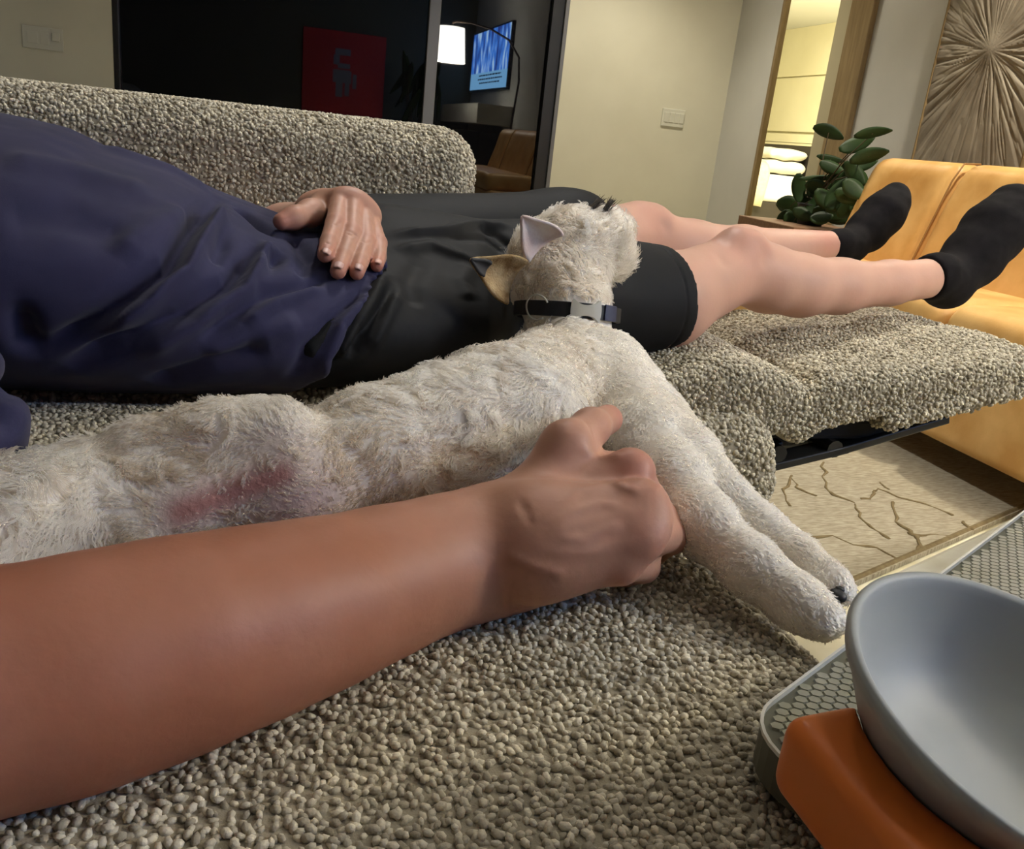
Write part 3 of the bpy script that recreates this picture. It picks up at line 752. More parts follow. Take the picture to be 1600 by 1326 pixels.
for i in range(-70, 130):
    for j in range(-90, 130):
        u = (i+.5*(j % 2))*dx; v = j*dy
        s, t = u*ca-v*sa, u*sa+v*ca
        if not (.0045 < s < .615 and .0045 < t < .395): continue
        if s < .034 and t < .034 and math.hypot(.034-s, .034-t) > .027: continue
        if t > .27 and s < .5: continue
        lo, hi = [], []
        for k in range(6):
            a = math.radians(60*k+30)
            ou, ov = math.cos(a)*.0040, math.sin(a)*.0033
            os_, ot = ou*ca-ov*sa, ou*sa+ov*ca
            lo.append(bm.verts.new((*tp(s+os_, t+ot), TZ-.0035))); hi.append(bm.verts.new((*tp(s+os_*.82, t+ot*.82), TZ-.0018)))
        bm.faces.new(hi)
        for k in range(6): bm.faces.new((lo[k], lo[(k+1) % 6], hi[(k+1) % 6], hi[k]))
tag(bm_obj('honeycomb_inlay', bm, M_TILE, TT), kind='stuff')
for s_, t_ in ((.28, .12), (.56, .12), (.30, .33), (.56, .33)):
    c = tp(s_, t_); tube('foot', [(c[0], c[1], .5005), (c[0], c[1], TZ-.021)], .014, M_TRAY, TT, 16)

S1 = np.array([.912, .41]); S2 = np.array([.41, -.912]); S0 = np.array([.467, .491])-.105*S1
def sp(s, t): return S0+S1*s+S2*t
CT = empty('coffee_table', (.8, .3, 0), 'pale travertine coffee table with rounded corners under the honeycomb tray', 'table')
slab('top', rrect(0, 0, 1.0, .65, .075, 10), .462, .50, M_STONE, CT, f=sp, bevel=.005)
slab('plinth', rrect(.36, .12, .92, .55, .06), 0, .462, M_STONE, CT, f=sp)

# tilted white bowl on an orange base
bn = np.array([.10, -.25, 1.]); bn /= np.linalg.norm(bn); bc = np.array([.285, .212, .598])
zq = Vector(bn).to_track_quat('Z', 'Y').to_matrix().to_4x4()
BR = .075
prof = [(0, -.051), (.026, -.0505), (.040, -.047), (.051, -.039), (.059, -.027), (.0645, -.014), (.0688, -.004), (.0705, -.0008), (.0725, .0010), (.0745, .0004), (.0752, -.002), (.0738, -.006), (.0695, -.014), (.0640, -.025), (.0585, -.036), (.052, -.047), (.044, -.0560), (0, -.0565)]
prof = [(r_, z_*.82 if z_ < -.006 else z_) for r_, z_ in prof]
bo = lathe('pet_bowl', prof, M_BOWL, None, 96, Matrix.Translation(bc) @ zq)
tag(bo, 'white ceramic bowl tilted on an orange base, on the honeycomb tray', 'bowl')
def stand_fn(P):
    q = P-np.array([.268, .178, .547])
    e = np.array([.99, .12, 0]); f = np.array([-.12, .99, 0])
    L = np.stack([q@e, q@f, P[..., 2]-.5565+(q@f)*(-.13)], -1)
    d = rbox(L, np.array([0, 0, 0]), (.066, .072, .0175), .0085)
    b = (P-bc)@bn; rad = np.linalg.norm((P-bc)-b[..., None]*bn, axis=-1)
    bowl = np.maximum(rad-(.0768+.60*np.minimum(b, 0)), -(b+.062))
    return np.maximum(d, -bowl)
V, Q = field_mesh(stand_fn, (.17, .08, .52), (.36, .28, .60), .0022)
V[:, 2] = np.maximum(V[:, 2], TZ-.0015)
st = np_obj('bowl_stand', relax(V, Q, 2), Q, M_ORANGE)
tag(st, 'orange rounded silicone base holding the white bowl', 'bowl stand')

# ================================================================== PERSON
A = np.array
def rest_pt(px, py, half):
    """centre of a limb that lies on the seat, from its direction and half width"""
    r = .05
    for _ in range(12):
        p = at_z(px, py, SEAT+r); r = half/(F_PX/((p-CAMP)@FW))
    return p, r
fore = [rest_pt(*q) for q in ((-25, 1085, 172), (60, 1065, 166), (180, 1034, 158), (300, 1000, 148), (420, 966, 132), (520, 936, 116), (610, 904, 103), (700, 876, 93), (770, 857, 88))]
fp = [f[0] for f in fore]; fr = [f[1] for f in fore]
near_arm = chain(fp, fr, .02)
elbow = fp[0]
sh_r = A([-.37, .80, .605])
near_arm += chain([elbow+A([-.03, 0, 0]), elbow+(sh_r-elbow)*.5+A([-.05, 0, 0]), sh_r], [fr[0]*.95, .050, .062], .03)
hn = A([-.25, -.45, .86])            # back-of-hand normal
wr = at_z(812, 848, SEAT+.040)
near_arm += [Prim(fp[-1], wr, fr[-1], .034, .02, hn, .86)]
mcp = [at_z(985, 737, .592), at_z(1000, 788, .585), at_z(995, 838, .572), at_z(968, 880, .556)]
mc0 = [at_z(838, 800, .564), at_z(838, 828, .566), at_z(838, 856, .559), at_z(832, 882, .549)]
hand = []
for a, b, ra_, rb_ in zip(mc0, mcp, (.020, .020, .019, .018), (.0145, .0145, .0135, .0120)): hand.append(Prim(a, b, ra_, rb_, .012, hn, .9))
hand.append(Prim((mc0[1]+mc0[2])/2, (mcp[1]+mcp[2])/2, .024, .017, .014, hn, .7))
hand.append(Prim(wr, (mc0[1]+mc0[2])/2, .033, .031, .02, hn, .85))
fing = []
pip = [at_z(1012, 778, .562), at_z(1030, 808, .556), at_z(1048, 836, .546), at_z(1005, 884, .534)]
dip = [at_z(1005, 800, .537), at_z(1018, 830, .527), at_z(1022, 862, .524), at_z(975, 895, .521)]
for i in range(4):
    fing += chain([mcp[i], pip[i], dip[i]], [(.0140, .0138, .0130, .0115)[i], (.0112, .0112, .0112, .0098)[i], .0095], .006)
th = [at_z(842, 775, .572), at_z(884, 697, .600), at_z(922, 668, .602), at_z(950, 655, .598)]
thumb = chain(th, [.021, .0150, .0118, .0108], .010)
web = [Prim(at_z(880, 745, .578), at_z(960, 735, .582), .015, .013, .016)]
NEAR = near_arm+hand+web+fing+thumb
B = [p.box() for p in NEAR]
D, lo = grid_field(NEAR, .0024)
V1, Q1 = surface_nets(D, lo, .0024); V1 = relax(V1, Q1, 2)
f_near = lambda P: eval_prims(NEAR, P)
def near_line(L): return [p for p in (hit(f_near, *q) for q in L) if p is not None]
N1 = vnormals(V1, Q1)
def emboss(V, N, L, amp, wd, taper=True):
    if len(L) < 2: return V
    lo_, hi_ = np.min(L, 0)-wd*4, np.max(L, 0)+wd*4
    k = ((V > lo_) & (V < hi_)).all(1)
    d, t = poly_dist(V[k], L); a = amp*np.exp(-(d/wd)**2)
    if taper: a = a*np.clip(np.minimum(t, 1-t)*6+.15, 0, 1)
    V[k] += N[k]*a[:, None]; return V
for L in ([(861, 822), (900, 798), (938, 788), (972, 790)], [(868, 842), (912, 843), (940, 828), (972, 818)], [(962, 752), (975, 762), (1000, 768)], [(790, 866), (836, 886), (887, 899)], [(905, 700), (940, 715), (975, 712)]):
    V1 = emboss(V1, N1, near_line(L), .0014, .0030)
for L in ([(845, 818), (900, 770), (985, 738)], [(850, 835), (930, 812), (1000, 795)], [(850, 862), (930, 862), (1000, 845)]):
    V1 = emboss(V1, N1, near_line(L), .0009, .0035)
for L in ([(806, 782), (818, 800), (832, 820)], [(812, 778), (830, 805)], [(915, 655), (922, 668), (926, 680)], [(1003, 760), (1012, 752), (1022, 756)]):
    V1 = emboss(V1, N1, near_line(L), -.0008, .0014)
flush1 = np.zeros(len(V1))
for c, r_, a_ in ((mcp[0], .018, .55), (mcp[1], .016, .4), (mcp[2], .016, .4), (mcp[3], .014, .4), (th[3], .016, .5), (th[1], .012, .15), (dip[1], .02, .4)):
    flush1 = np.maximum(flush1, a_*np.exp(-((np.linalg.norm(V1-c, axis=1))/r_)**2))
flush1 = np.maximum(flush1, .30*np.clip((.12-V1[:, 0])/.35, 0, 1))

# torso
zu = (0, 0, 1)
TS = [(-.52, 1.0, .150, .085), (-.46, 1.0, .205, .112), (-.38, 1.0, .222, .122), (-.25, 1.0, .228, .121), (-.196, 1.0, .230, .1175), (-.155, 1.0, .226, .109), (-.097, 1.0, .220, .1025), (-.05, 1.005, .214, .092), (.026, 1.02, .205, .080), (.09, 1.03, .195, .0765), (.16, 1.05, .180, .077), (.24, 1.07, .155, .075), (.29, 1.08, .11, .060)]
TOR = [Loft(TS, .50, .012)]
f_tor = lambda P: eval_prims(TOR, P)-.010
# far hand (person's left) resting on the belly
fm = [at_y(531, 312, .975), at_y(552, 314, .975), at_y(568, 327, .975), at_y(579, 341, .975)]
fpip = [at_y(524, 350, .925), at_y(549, 364, .920), at_y(572, 377, .920), at_y(592, 380, .930)]
fdip = [at_y(514, 378, .890), at_y(537, 400, .880), at_y(563, 408, .880), at_y(592, 402, .905)]
ftip = []
for q, y_ in zip(((508, 398), (528, 424), (557.5, 426), (589, 415)), (.868, .855, .86, .885)):
    h = hit(f_tor, *q); y_ = min(y_, h[1]-.004) if h is not None else y_; ftip.append(at_y(*q, y_))
hn2 = A([.0, -.35, .93])
fw0 = at_y(514, 334, 1.05)
FAR = []
for i in range(4):
    FAR += [Prim(fw0+A([(-.018+.013*i), .006*i, -.004*i]), fm[i], .021, (.0125, .0130, .0125, .0115)[i], .016)]
for i in range(4):
    rr_ = (.0101, .0102, .0096, .0086)[i]
    FAR += chain([fm[i], (fm[i]+fpip[i])/2, fpip[i], fdip[i], ftip[i]], [rr_*1.15, rr_*.98, rr_*1.04, rr_*.90, rr_*.78], .0022)
fthb = [at_y(508, 326, 1.01), at_y(484, 333, .965), at_y(460, 340, .94), at_y(440, 346, .93)]
FAR += chain(fthb, [.0175, .0130, .0105, .0088], .010)
elb2 = A([-.06, 1.31, .575]); sh_l = A([-.36, 1.20, .62])
FAR += [Prim(fw0, fw0+(elb2-fw0)*.12, .024, .025, .02)]
FARM = chain([fw0+(elb2-fw0)*.06, fw0+(elb2-fw0)*.35, elb2], [.0255, .031, .040], .02)+chain([elb2, sh_l], [.041, .055], .03)
D, lo = grid_field(FAR, .0017); V2, Q2 = surface_nets(D, lo, .0017); V2 = relax(V2, Q2, 2); N2 = vnormals(V2, Q2)
f_far = lambda P: eval_prims(FAR, P)
for L in ([(533, 345), (527, 352), (521, 349)], [(541, 364), (549, 368), (558, 366)], [(566, 376), (573, 379), (580, 376)], [(541, 360), (550, 362), (560, 370)], [(508, 378), (516, 381)]):
    V2 = emboss(V2, N2, [p for p in (hit(f_far, *q) for q in L) if p is not None], -.0010, .0014)
flush2 = np.zeros(len(V2))
for c, r_, a_ in [(c, .010, .35) for c in fpip]+[(c, .011, .45) for c in ftip]+[(fthb[3], .014, .5), (fm[1], .014, .25)]:
    flush2 = np.maximum(flush2, a_*np.exp(-((np.linalg.norm(V2-c, axis=1))/r_)**2))

# legs, neck, head
hipR, kneeR, ankR = A([.14, 1.06, .590]), at_y(1155, 417, 1.19), at_y(1457, 434, 1.262)
hipL, kneeL, ankL = A([.14, 1.21, .592]), at_y(1005, 372, 1.40), at_y(1296, 383, 1.50)
LEG = chain([hipR, A([.33, 1.075, .586]), at_y(1040, 470, 1.11), kneeR], [.088, .078, .061, .051], .03)
LEG += chain([kneeR, at_y(1200, 436, 1.195), at_y(1250, 446, 1.20), at_y(1310, 447, 1.215), at_y(1390, 442, 1.24), ankR], [.048, .049, .0465, .042, .035, .034], .02)
LEG += [Prim(at_y(1152, 384, 1.17), at_y(1168, 385, 1.17), .029, .025, .02)]
LEG += chain([hipL, at_y(880, 395, 1.30), kneeL], [.085, .074, .056], .03)+chain([kneeL, at_y(1080, 392, 1.42), at_y(1160, 394, 1.45), ankL], [.050, .051, .046, .028], .02)
LEG += [Prim(at_y(1000, 344, 1.38), at_y(1020, 346, 1.38), .024, .020, .03)]
NECK = chain([A([-.40, 1.0, .63]), A([-.62, 1.0, .63])], [.075, .062], .04)
hc = A([-.74, 1.0, .64])
HEAD = [Prim(hc, hc+A([.05, 0, .005]), .082, .070, .03), Prim(hc+A([.085, 0, .035]), hc+A([.08, 0, .05]), .030, .026, .02),
        Prim(hc+A([.025, 0, .085]), hc+A([.05, 0, .108]), .010, .014, .012), Prim(hc+A([.02, -.082, 0]), hc+A([-.015, -.088, .0]), .012, .014, .006), Prim(hc+A([.02, .082, 0]), hc+A([-.015, .088, .0]), .012, .014, .006),
        Prim(hc+A([.072, -.02, .088]), hc+A([.072, .02, .088]), .008, .008, .006)]
BODY = [Loft([(a, b, c*.82, d*.84) for a, b, c, d in TS], .512, .012)]+LEG+NECK+HEAD+FARM
D, lo = grid_field(BODY, .0062); V3, Q3 = surface_nets(D, lo, .0062); V3 = relax(V3, Q3, 2)
f_leg = lambda P: eval_prims(LEG, P)
k = V3[:, 0] > .45
fl3 = np.zeros(len(V3))
for c, r_, a_ in ((at_y(1162, 382, 1.15), .05, .2), (at_y(1015, 345, 1.36), .05, .12), (at_y(1190, 392, 1.15), .02, .25), (at_y(1290, 375, 1.48), .04, .35)):
    fl3 = np.maximum(fl3, a_*np.exp(-((np.linalg.norm(V3-c, axis=1))/r_)**2))
N3 = vnormals(V3, Q3)
for L, a_, w_ in (([(1185, 378), (1200, 398), (1190, 415)], -.0035, .010), ([(1130, 372), (1122, 395), (1135, 420)], -.0025, .010), ([(1035, 345), (1046, 362)], -.003, .010)):
    V3 = emboss(V3, N3, [p for p in (hit(f_leg, *q) for q in L) if p is not None], a_, w_)
off1, off2 = len(V1), len(V1)+len(V2)
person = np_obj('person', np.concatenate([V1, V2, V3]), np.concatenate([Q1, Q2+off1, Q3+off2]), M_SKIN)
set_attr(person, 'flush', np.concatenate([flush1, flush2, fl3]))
set_attr(person, 'pale_skin', np.concatenate([.35*np.clip((V1[:, 0]-.05)/.12, 0, 1), np.full(len(V2), .40), np.full(len(V3), .72)]))  # body and legs palest, far hand less, near arm paler towards its hand
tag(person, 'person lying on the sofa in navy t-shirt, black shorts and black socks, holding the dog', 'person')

# nails on the far hand and near thumb
def nail(tip, back, up, wd, ln, parent=person):
    tip = A(tip); d = A(tip)-A(back); d /= np.linalg.norm(d); up = A(up, ) if not isinstance(up, np.ndarray) else up
    up = up-d*(up@d); up /= np.linalg.norm(up); s = np.cross(d, up)
    bm = bmesh.new(); rows = []
    for i in range(7):
        t = i/6; row = []
        for j in range(7):
            q = j/6*2-1; w_ = wd*(1-abs(2*t-1)**4*.35)
            row.append(bm.verts.new(tip+d*ln*(t-.62)+s*w_*q+up*(-(abs(q)**2)*wd*.30-abs(t-.3)*ln*.10)))
        rows.append(row)
    for a, b in zip(rows, rows[1:]):
        for k_ in range(6): bm.faces.new((a[k_], a[k_+1], b[k_+1], b[k_]))
    o = bm_obj('fingernail', bm, M_NAIL, parent, smooth=True); md = o.modifiers.new('s', 'SOLIDIFY'); md.thickness = .0008
    return o
for (px, py), i in zip(((511, 392), (529, 414), (561, 417), (591, 408)), range(4)):
    h = hit(f_far, px, py)
    if h is not None:
        e = 1e-3; g = A([f_far((h+v)[None])[0]-f_far((h-v)[None])[0] for v in (A([e, 0, 0]), A([0, e, 0]), A([0, 0, e]))]); g /= np.linalg.norm(g)
        nail(h+g*.0012, fdip[i]+(h-ftip[i]), g, (.0047, .0050, .0045, .0038)[i], .0105)
h = hit(f_near, 945, 650)
# hair cap
def hair_fn(P): return np.maximum(eval_prims([Prim(hc+A([-.01, 0, 0]), hc+A([.035, 0, -.01]), .089, .078, .02)], P), (P[..., 0]-(hc[0]+.03))+(P[..., 2]-hc[2]-.05)*.9)
V, Q = field_mesh(hair_fn, hc-.12, hc+.12, .008); np_obj('hair', relax(V, Q, 1), Q, mat('dark_hair', (.03, .02, .014), .6, bump=.8, bscale=300, bdist=.003), person)

# t-shirt
def cut(P): return P[..., 0]-(.135-.62*(.67-P[..., 2])-.06*np.clip(1.0-P[..., 1], 0, 1))
sleeve = chain([sh_r+A([-.02, .08, 0]), sh_r, at_z(-128, 655, .580)], [.075, .066, .052], .02)+chain([sh_l, sh_l+(elb2-sh_l)*.55], [.075, .062], .03)
def shirt_base(P): return eval_prims(TOR+sleeve, P)-.009
def shirt_fn(P): return np.maximum(np.maximum(shirt_base(P), cut(P)-.006), -(P[..., 0]+.50))
V, Q = field_mesh(shirt_fn, (-.56, .48, .44), (.18, 1.36, .82), .0058)
V = relax(V, Q, 2); V, Q = subdiv(V, Q); N = vnormals(V, Q)
def s_line(L, f=shirt_base): return [p for p in (hit(f, *q) for q in L) if p is not None]
FOLDS = [([(600, 385), (596, 430), (568, 468), (532, 504), (508, 560), (495, 600)], .0035, .006), ([(585, 440), (555, 470), (520, 500), (480, 545), (455, 590)], -.004, .007), ([(340, 308), (310, 336), (268, 410), (205, 458), (132, 514), (60, 552)], -.0095, .009), ([(352, 330), (325, 360), (285, 420), (225, 468), (150, 520)], .0085, .010),
         ([(404, 384), (360, 438), (280, 490), (185, 538), (100, 575)], -.008, .010), ([(418, 400), (380, 445), (300, 500), (210, 552)], .006, .011),
         ([(372, 322), (400, 342), (424, 364)], -.006, .008), ([(440, 392), (412, 420), (384, 446)], -.006, .008), ([(425, 380), (400, 412), (370, 440)], .005, .008),
         ([(512, 430), (470, 444), (420, 456), (360, 492), (310, 530)], -.005, .008), ([(505, 445), (430, 470), (380, 505)], .004, .008), ([(150, 225), (260, 262), (330, 300)], .003, .012),
         ([(330, 345), (345, 380), (335, 410)], -.004, .009), ([(0, 250), (120, 270), (240, 300)], .003, .02), ([(0, 335), (100, 340), (200, 370)], -.003, .02), ([(28, 470), (44, 540), (22, 610), (8, 680)], -.008, .010),
         ([(420, 540), (330, 570), (230, 600)], -.005, .012), ([(470, 500), (400, 530), (320, 560)], .004, .011), ([(300, 330), (250, 350), (180, 400)], .003, .014), ([(460, 370), (480, 400), (470, 430)], -.004, .008)]
for L, a_, w_ in FOLDS: V = emboss(V, N, s_line(L), a_*2.1, w_)
V += N*(.003*(vnoise(V*A([14, 22, 22]), 51)-.5)+.0016*(vnoise(V*A([40, 60, 60]), 52)-.5))[:, None]
np_obj('t_shirt', V, Q, M_SHIRT, person)
# shorts
hemR, hemL = at_y(1038, 470, 1.105), at_y(905, 385, 1.33)
axR = kneeR-A([.33, 1.075, .586]); axR /= np.linalg.norm(axR); axL = kneeL-at_y(880, 395, 1.30); axL /= np.linalg.norm(axL)
SH = TOR
SHR = chain([hipR, A([.33, 1.075, .588]), hemR+axR*.03], [.096, .086, .0655], .035)
SHL = chain([hipL, at_y(880, 393, 1.30), hemL+axL*.03], [.094, .086, .070], .035)
def shorts_base(P): return eval_prims(SH+SHR+SHL, P)-.005
def shorts_fn(P):
    r_ = np.maximum(eval_prims(SHR, P)-.004, (P-hemR)@axR-.004); l_ = np.maximum(eval_prims(SHL, P)-.004, (P-hemL)@axL)
    d = smin(smin(r_, l_, .03), eval_prims(SH, P)-.005, .04)
    return np.maximum(d, -cut(P)-.03)
V, Q = field_mesh(shorts_fn, (-.02, .80, .46), (.74, 1.52, .78), .0048)
V = relax(V, Q, 1); V, Q = subdiv(V, Q); N = vnormals(V, Q)
for L, a_, w_ in [([(617, 392), (672, 384), (723, 403), (765, 430)], .004, .008), ([(612, 368), (697, 361), (753, 350), (800, 352)], .005, .007), ([(748, 352), (774, 365), (798, 384)], -.004, .007), ([(602, 430), (580, 470), (555, 505), (530, 540), (505, 605)], .008, .008),
               ([(612, 440), (592, 480), (565, 520), (540, 560), (520, 610)], -.006, .007), ([(560, 505), (500, 560), (480, 610)], -.007, .008), ([(545, 500), (490, 545), (455, 600)], .006, .008),
               ([(620, 455), (600, 500), (575, 545)], .004, .008), ([(660, 400), (640, 440), (650, 480)], -.003, .012), ([(735, 415), (720, 440), (735, 470)], .003, .012), ([(700, 372), (760, 372), (790, 395)], -.003, .006)]:
    V = emboss(V, N, s_line(L, shorts_base), a_*1.6, w_)
dh = (V-hemR)@axR+.018; near = np.linalg.norm(V-hemR, axis=1) < .11
V[near] -= N[near]*(.0016*np.exp(-(dh[near]/.0022)**2))[:, None]
V += N*(.003*(vnoise(V*A([16, 26, 26]), 61)-.5))[:, None]
np_obj('shorts', V, Q, M_SHORTS, person)
# socks
def sock(name, pts, rads, cuff_a, cuff_b):
    pr_ = chain(pts, rads, .02)
    ax_ = A(cuff_b)-A(cuff_a); ax_ /= np.linalg.norm(ax_)
    def fn(P): return np.maximum(eval_prims(pr_, P), -(P-cuff_a)@ax_)
    B_ = [p.box() for p in pr_]; lo_ = np.min([b[0] for b in B_], 0)-.01; hi_ = np.max([b[1] for b in B_], 0)+.01
    V, Q = field_mesh(fn, lo_, hi_, .004); V = relax(V, Q, 2); N = vnormals(V, Q)
    V += N*(.0012*(vnoise(V*70, 71)-.5))[:, None]
    return np_obj(name, V, Q, M_SOCK, person)
cR = at_y(1447, 434, 1.258)
footR = [at_y(1425, 437, 1.25), at_y(1464, 432, 1.265), at_y(1480, 442, 1.28), at_y(1520, 402, 1.31), at_y(1552, 362, 1.33), at_y(1577, 332, 1.345), at_y(1583, 318, 1.35)]
sock('sock', footR, [.0355, .0370, .0410, .050, .054, .0440, .0340], cR, at_y(1520, 425, 1.30))
footL = [at_y(1275, 383, 1.49), at_y(1312, 383, 1.505), at_y(1328, 384, 1.52), at_y(1356, 360, 1.545), at_y(1380, 334, 1.56), at_y(1396, 314, 1.575), at_y(1400, 305, 1.58)]
sock('sock', footL, [.026, .028, .031, .0385, .041, .031, .023], at_y(1293, 383, 1.50), at_y(1350, 372, 1.53))

# ================================================================== DOG
spine = [at_z(215, 792, .546), at_z(300, 778, .548), at_z(450, 765, .552), at_z(590, 718, .561), at_z(700, 690, .566), at_z(790, 662, .572), at_y(860, 626, .690), at_y(902, 594, .762), at_y(892, 552, .835)]
SP = chain(spine, [.030, .034, .039, .046, .052, .056, .056, .048, .040], .018)
neck = chain([at_y(892, 552, .835), at_y(887, 495, .865), at_y(880, 445, .895), at_y(872, 410, .922)], [.043, .0425, .043, .046], .015)
sk = at_y(868, 412, .925)
HD = [Prim(sk, at_y(894, 388, .925), .046, .042, .02)]
HD += chain([at_y(908, 393, .92), at_y(938, 384, .925), at_y(954, 400, .925)], [.037, .031, .022], .015)+[Prim(at_y(815, 462, .89), at_y(850, 450, .89), .012, .03, .02)]
HD += chain([at_y(940, 360, .93), at_y(960, 358, .935)], [.020, .016], .012)+[Prim(at_y(950, 412, .92), at_y(960, 408, .925), .012, .012, .010)]
eye_n = A([-.25, -.85, .35])
EAR1 = chain([at_y(858, 388, .885), at_y(836, 368, .875), at_y(819, 344, .872)], [.022, .0185, .0035], .008, eye_n, .32)
EAR2 = chain([at_y(808, 437, .895), at_y(788, 430, .885), at_y(764, 419, .875), at_y(743, 413, .872)], [.023, .019, .0095, .003], .008, (0, -.6, .8), .35)
EAR2 += [Prim(at_y(793, 440, .888), at_y(797, 412, .895), .014, .010, .008)]
FLEG1 = chain([A([.300, .715, .585]), at_z(1010, 690, .568), at_z(1050, 752, .562), at_z(1098, 820, .552), at_z(1174, 886, .542), at_z(1245, 940, .534), at_z(1284, 966, .531)], [.042, .030, .023, .0195, .0165, .0140, .0130], .015)
FLEG2 = chain([A([.315, .715, .580]), at_z(1075, 715, .566), at_z(1135, 778, .556), at_z(1190, 822, .548), at_z(1250, 866, .540), at_z(1295, 905, .535), at_z(1309, 920, .533)], [.034, .024, .017, .0140, .0120, .0115, .0105], .006)
HLEG1 = chain([at_z(190, 775, .553), at_z(300, 712, .572), at_z(425, 690, .582)], [.028, .024, .0225], .012)+chain([at_z(435, 688, .584), at_z(340, 690, .582), at_z(230, 712, .572), at_z(140, 743, .560), at_z(60, 780, .549)], [.0265, .0245, .0225, .0195, .020], .008)
HLEG2 = chain([at_z(440, 738, .560), at_z(380, 768, .556), at_z(290, 800, .548), at_z(215, 832, .541)], [.020, .020, .018, .015], .012)
TAIL = chain([at_z(90, 800, .548), at_z(30, 820, .548), at_z(-30, 860, .548)], [.030, .030, .026], .02)
DOG = SP+neck+HD+FLEG1+FLEG2+HLEG1+HLEG2+TAIL
D, lo = grid_field(DOG, .0032); V, Q = surface_nets(D, lo, .0032); V = relax(V, Q, 2)
# nearest limb decides the lie of the coat
FLOW = [(p, -1) for p in SP]+[(p, -1) for p in neck]+[(p, 1) for p in HD]+[(p, 1) for p in FLEG1+FLEG2+HLEG1+HLEG2+TAIL]
def coat(P):
    best = np.full(len(P), 9.); dr = np.zeros((len(P), 3)); idx = np.zeros(len(P), int)
    acc = np.zeros((len(P), 3)); ws = np.zeros(len(P))
    for i, (p, s_) in enumerate(FLOW):
        d = p(P); ax_ = p.b-p.a; ax_ = ax_/max(np.linalg.norm(ax_), 1e-9)*s_
        w_ = np.exp(-np.clip(d, -.05, 1)/.006); acc += w_[:, None]*ax_; ws += w_
        b = d < best; best = np.where(b, d, best); idx = np.where(b, i, idx)
    return acc/np.maximum(ws, 1e-9)[:, None], idx
f_dog = lambda P: eval_prims(DOG, P)
groin = [hit(f_dog, *q) for q in ((285, 800), (330, 783), (385, 762), (440, 742))]
gd, _ = poly_dist(V, groin)
belly_c = hit(f_dog, 470, 800)
pink = np.maximum(np.exp(-(gd/.013)**2), .62*np.exp(-(np.linalg.norm(V-belly_c, axis=1)/.040)**2))
e1p, _ = poly_dist(V, [at_y(850, 382, .89), at_y(832, 362, .89)]); pink = np.maximum(pink, .45*np.exp(-(e1p/.012)**2))
dog = np_obj('dog', V, Q, M_DOGSKIN)
set_attr(dog, 'pink', pink)
tag(dog, 'small cream curly-coated dog in a black collar, lying across the sofa beside the person', 'dog')

# ears: thin shells, pale inside and grey-edged outside
M_EAR = mat('ear_inside', (.74, .70, .68), .7, (.62, .48, .44), 30, .4, 400, .001, spec=.2)
M_EAR2 = mat('ear_coat', (.32, .19, .07), .85, (.58, .42, .22), 60, .8, 500, .002, spec=.2)
def ear(base, tip, half, m_, bend, y_b, y_t):
    b_, t_ = at_y(*base, y_b), at_y(*tip, y_t); u_ = t_-b_; Ln = np.linalg.norm(u_); u_ /= Ln
    vd = (b_-CAMP)/np.linalg.norm(b_-CAMP); v_ = np.cross(u_, vd); v_ /= np.linalg.norm(v_); n_ = -np.cross(v_, u_); n_ = n_ if n_@vd < 0 else -n_
    bm = bmesh.new(); rows = []; nn = 14
    for i in range(nn+1):
        t = i/nn; wd = half*(1-t)**.72*(1+.25*math.sin(math.pi*min(1, t*1.3)))+.0006
        rows.append([bm.verts.new(b_+u_*Ln*t+v_*wd*q+n_*(abs(q)**2*wd*.55-.3*wd+bend*t*t)) for q in np.linspace(-1, 1, 11)])
    for a, b in zip(rows, rows[1:]):
        for k_ in range(10): bm.faces.new((a[k_], a[k_+1], b[k_+1], b[k_]))
    o = bm_obj('ear', bm, m_, dog, smooth=True); md = o.modifiers.new('s', 'SOLIDIFY'); md.thickness = .003; md.offset = 0
    return o
ear((852, 386), (815, 337), .0215, M_EAR, .003, .872, .868)
ear((806, 440), (738, 407), .0235, M_EAR2, -.004, .872, .862)
ear((762, 421), (737, 406), .0075, mat('ear_tip', (.06, .055, .05), .8), -.001, .8655, .861)
# coat: individual curly strands
nP = len(SP); nN = nP+len(neck); nH = nN+len(HD); nE = nH; nF = nE+len(FLEG1)+len(FLEG2)
Np = vnormals(V, Q)
view = CAMP-V; facing = (Np*view).sum(1)/np.linalg.norm(view, axis=1)
area = np.linalg.norm(np.cross(V[Q[:, 2]]-V[Q[:, 0]], V[Q[:, 3]]-V[Q[:, 1]]), axis=1)/2
NS = 110000
fi = rng.choice(len(Q), NS, p=area/area.sum()); uv = rng.random((NS, 2)); q = Q[fi]
def bil(X): return (X[q[:, 0]]*((1-uv[:, :1])*(1-uv[:, 1:]))+X[q[:, 1]]*(uv[:, :1]*(1-uv[:, 1:]))+X[q[:, 2]]*(uv[:, :1]*uv[:, 1:])+X[q[:, 3]]*((1-uv[:, :1])*uv[:, 1:]))
R0 = bil(V); Rn = bil(Np); Rn /= np.linalg.norm(Rn, axis=1)[:, None]; fl, idx = coat(R0)
pk = bil(pink[:, None])[:, 0]
L = np.full(NS, .0115)
L[(idx >= nP-2) & (idx < nP)] = .013
L[(idx >= nP) & (idx < nN)] = .011
L[(idx >= nN) & (idx < nH)] = .0145
L[(idx >= nH) & (idx < nE)] = .0045
L[(idx >= nE) & (idx < nF)] = .0052
L[idx >= nF] = .0085
tail_k = idx >= len(FLOW)-len(TAIL); L[(np.linalg.norm(R0-hit(f_dog, 560, 780), axis=1) < .07)] *= .72
L[tail_k] = .019
foot_k = np.linalg.norm(R0-at_z(60, 775, .548), axis=1) < .05; L[foot_k] = .014
L *= (1-.72*np.clip(pk, 0, 1))*(.7+.6*rng.random(NS))
keep = rng.random(NS) > .70*pk
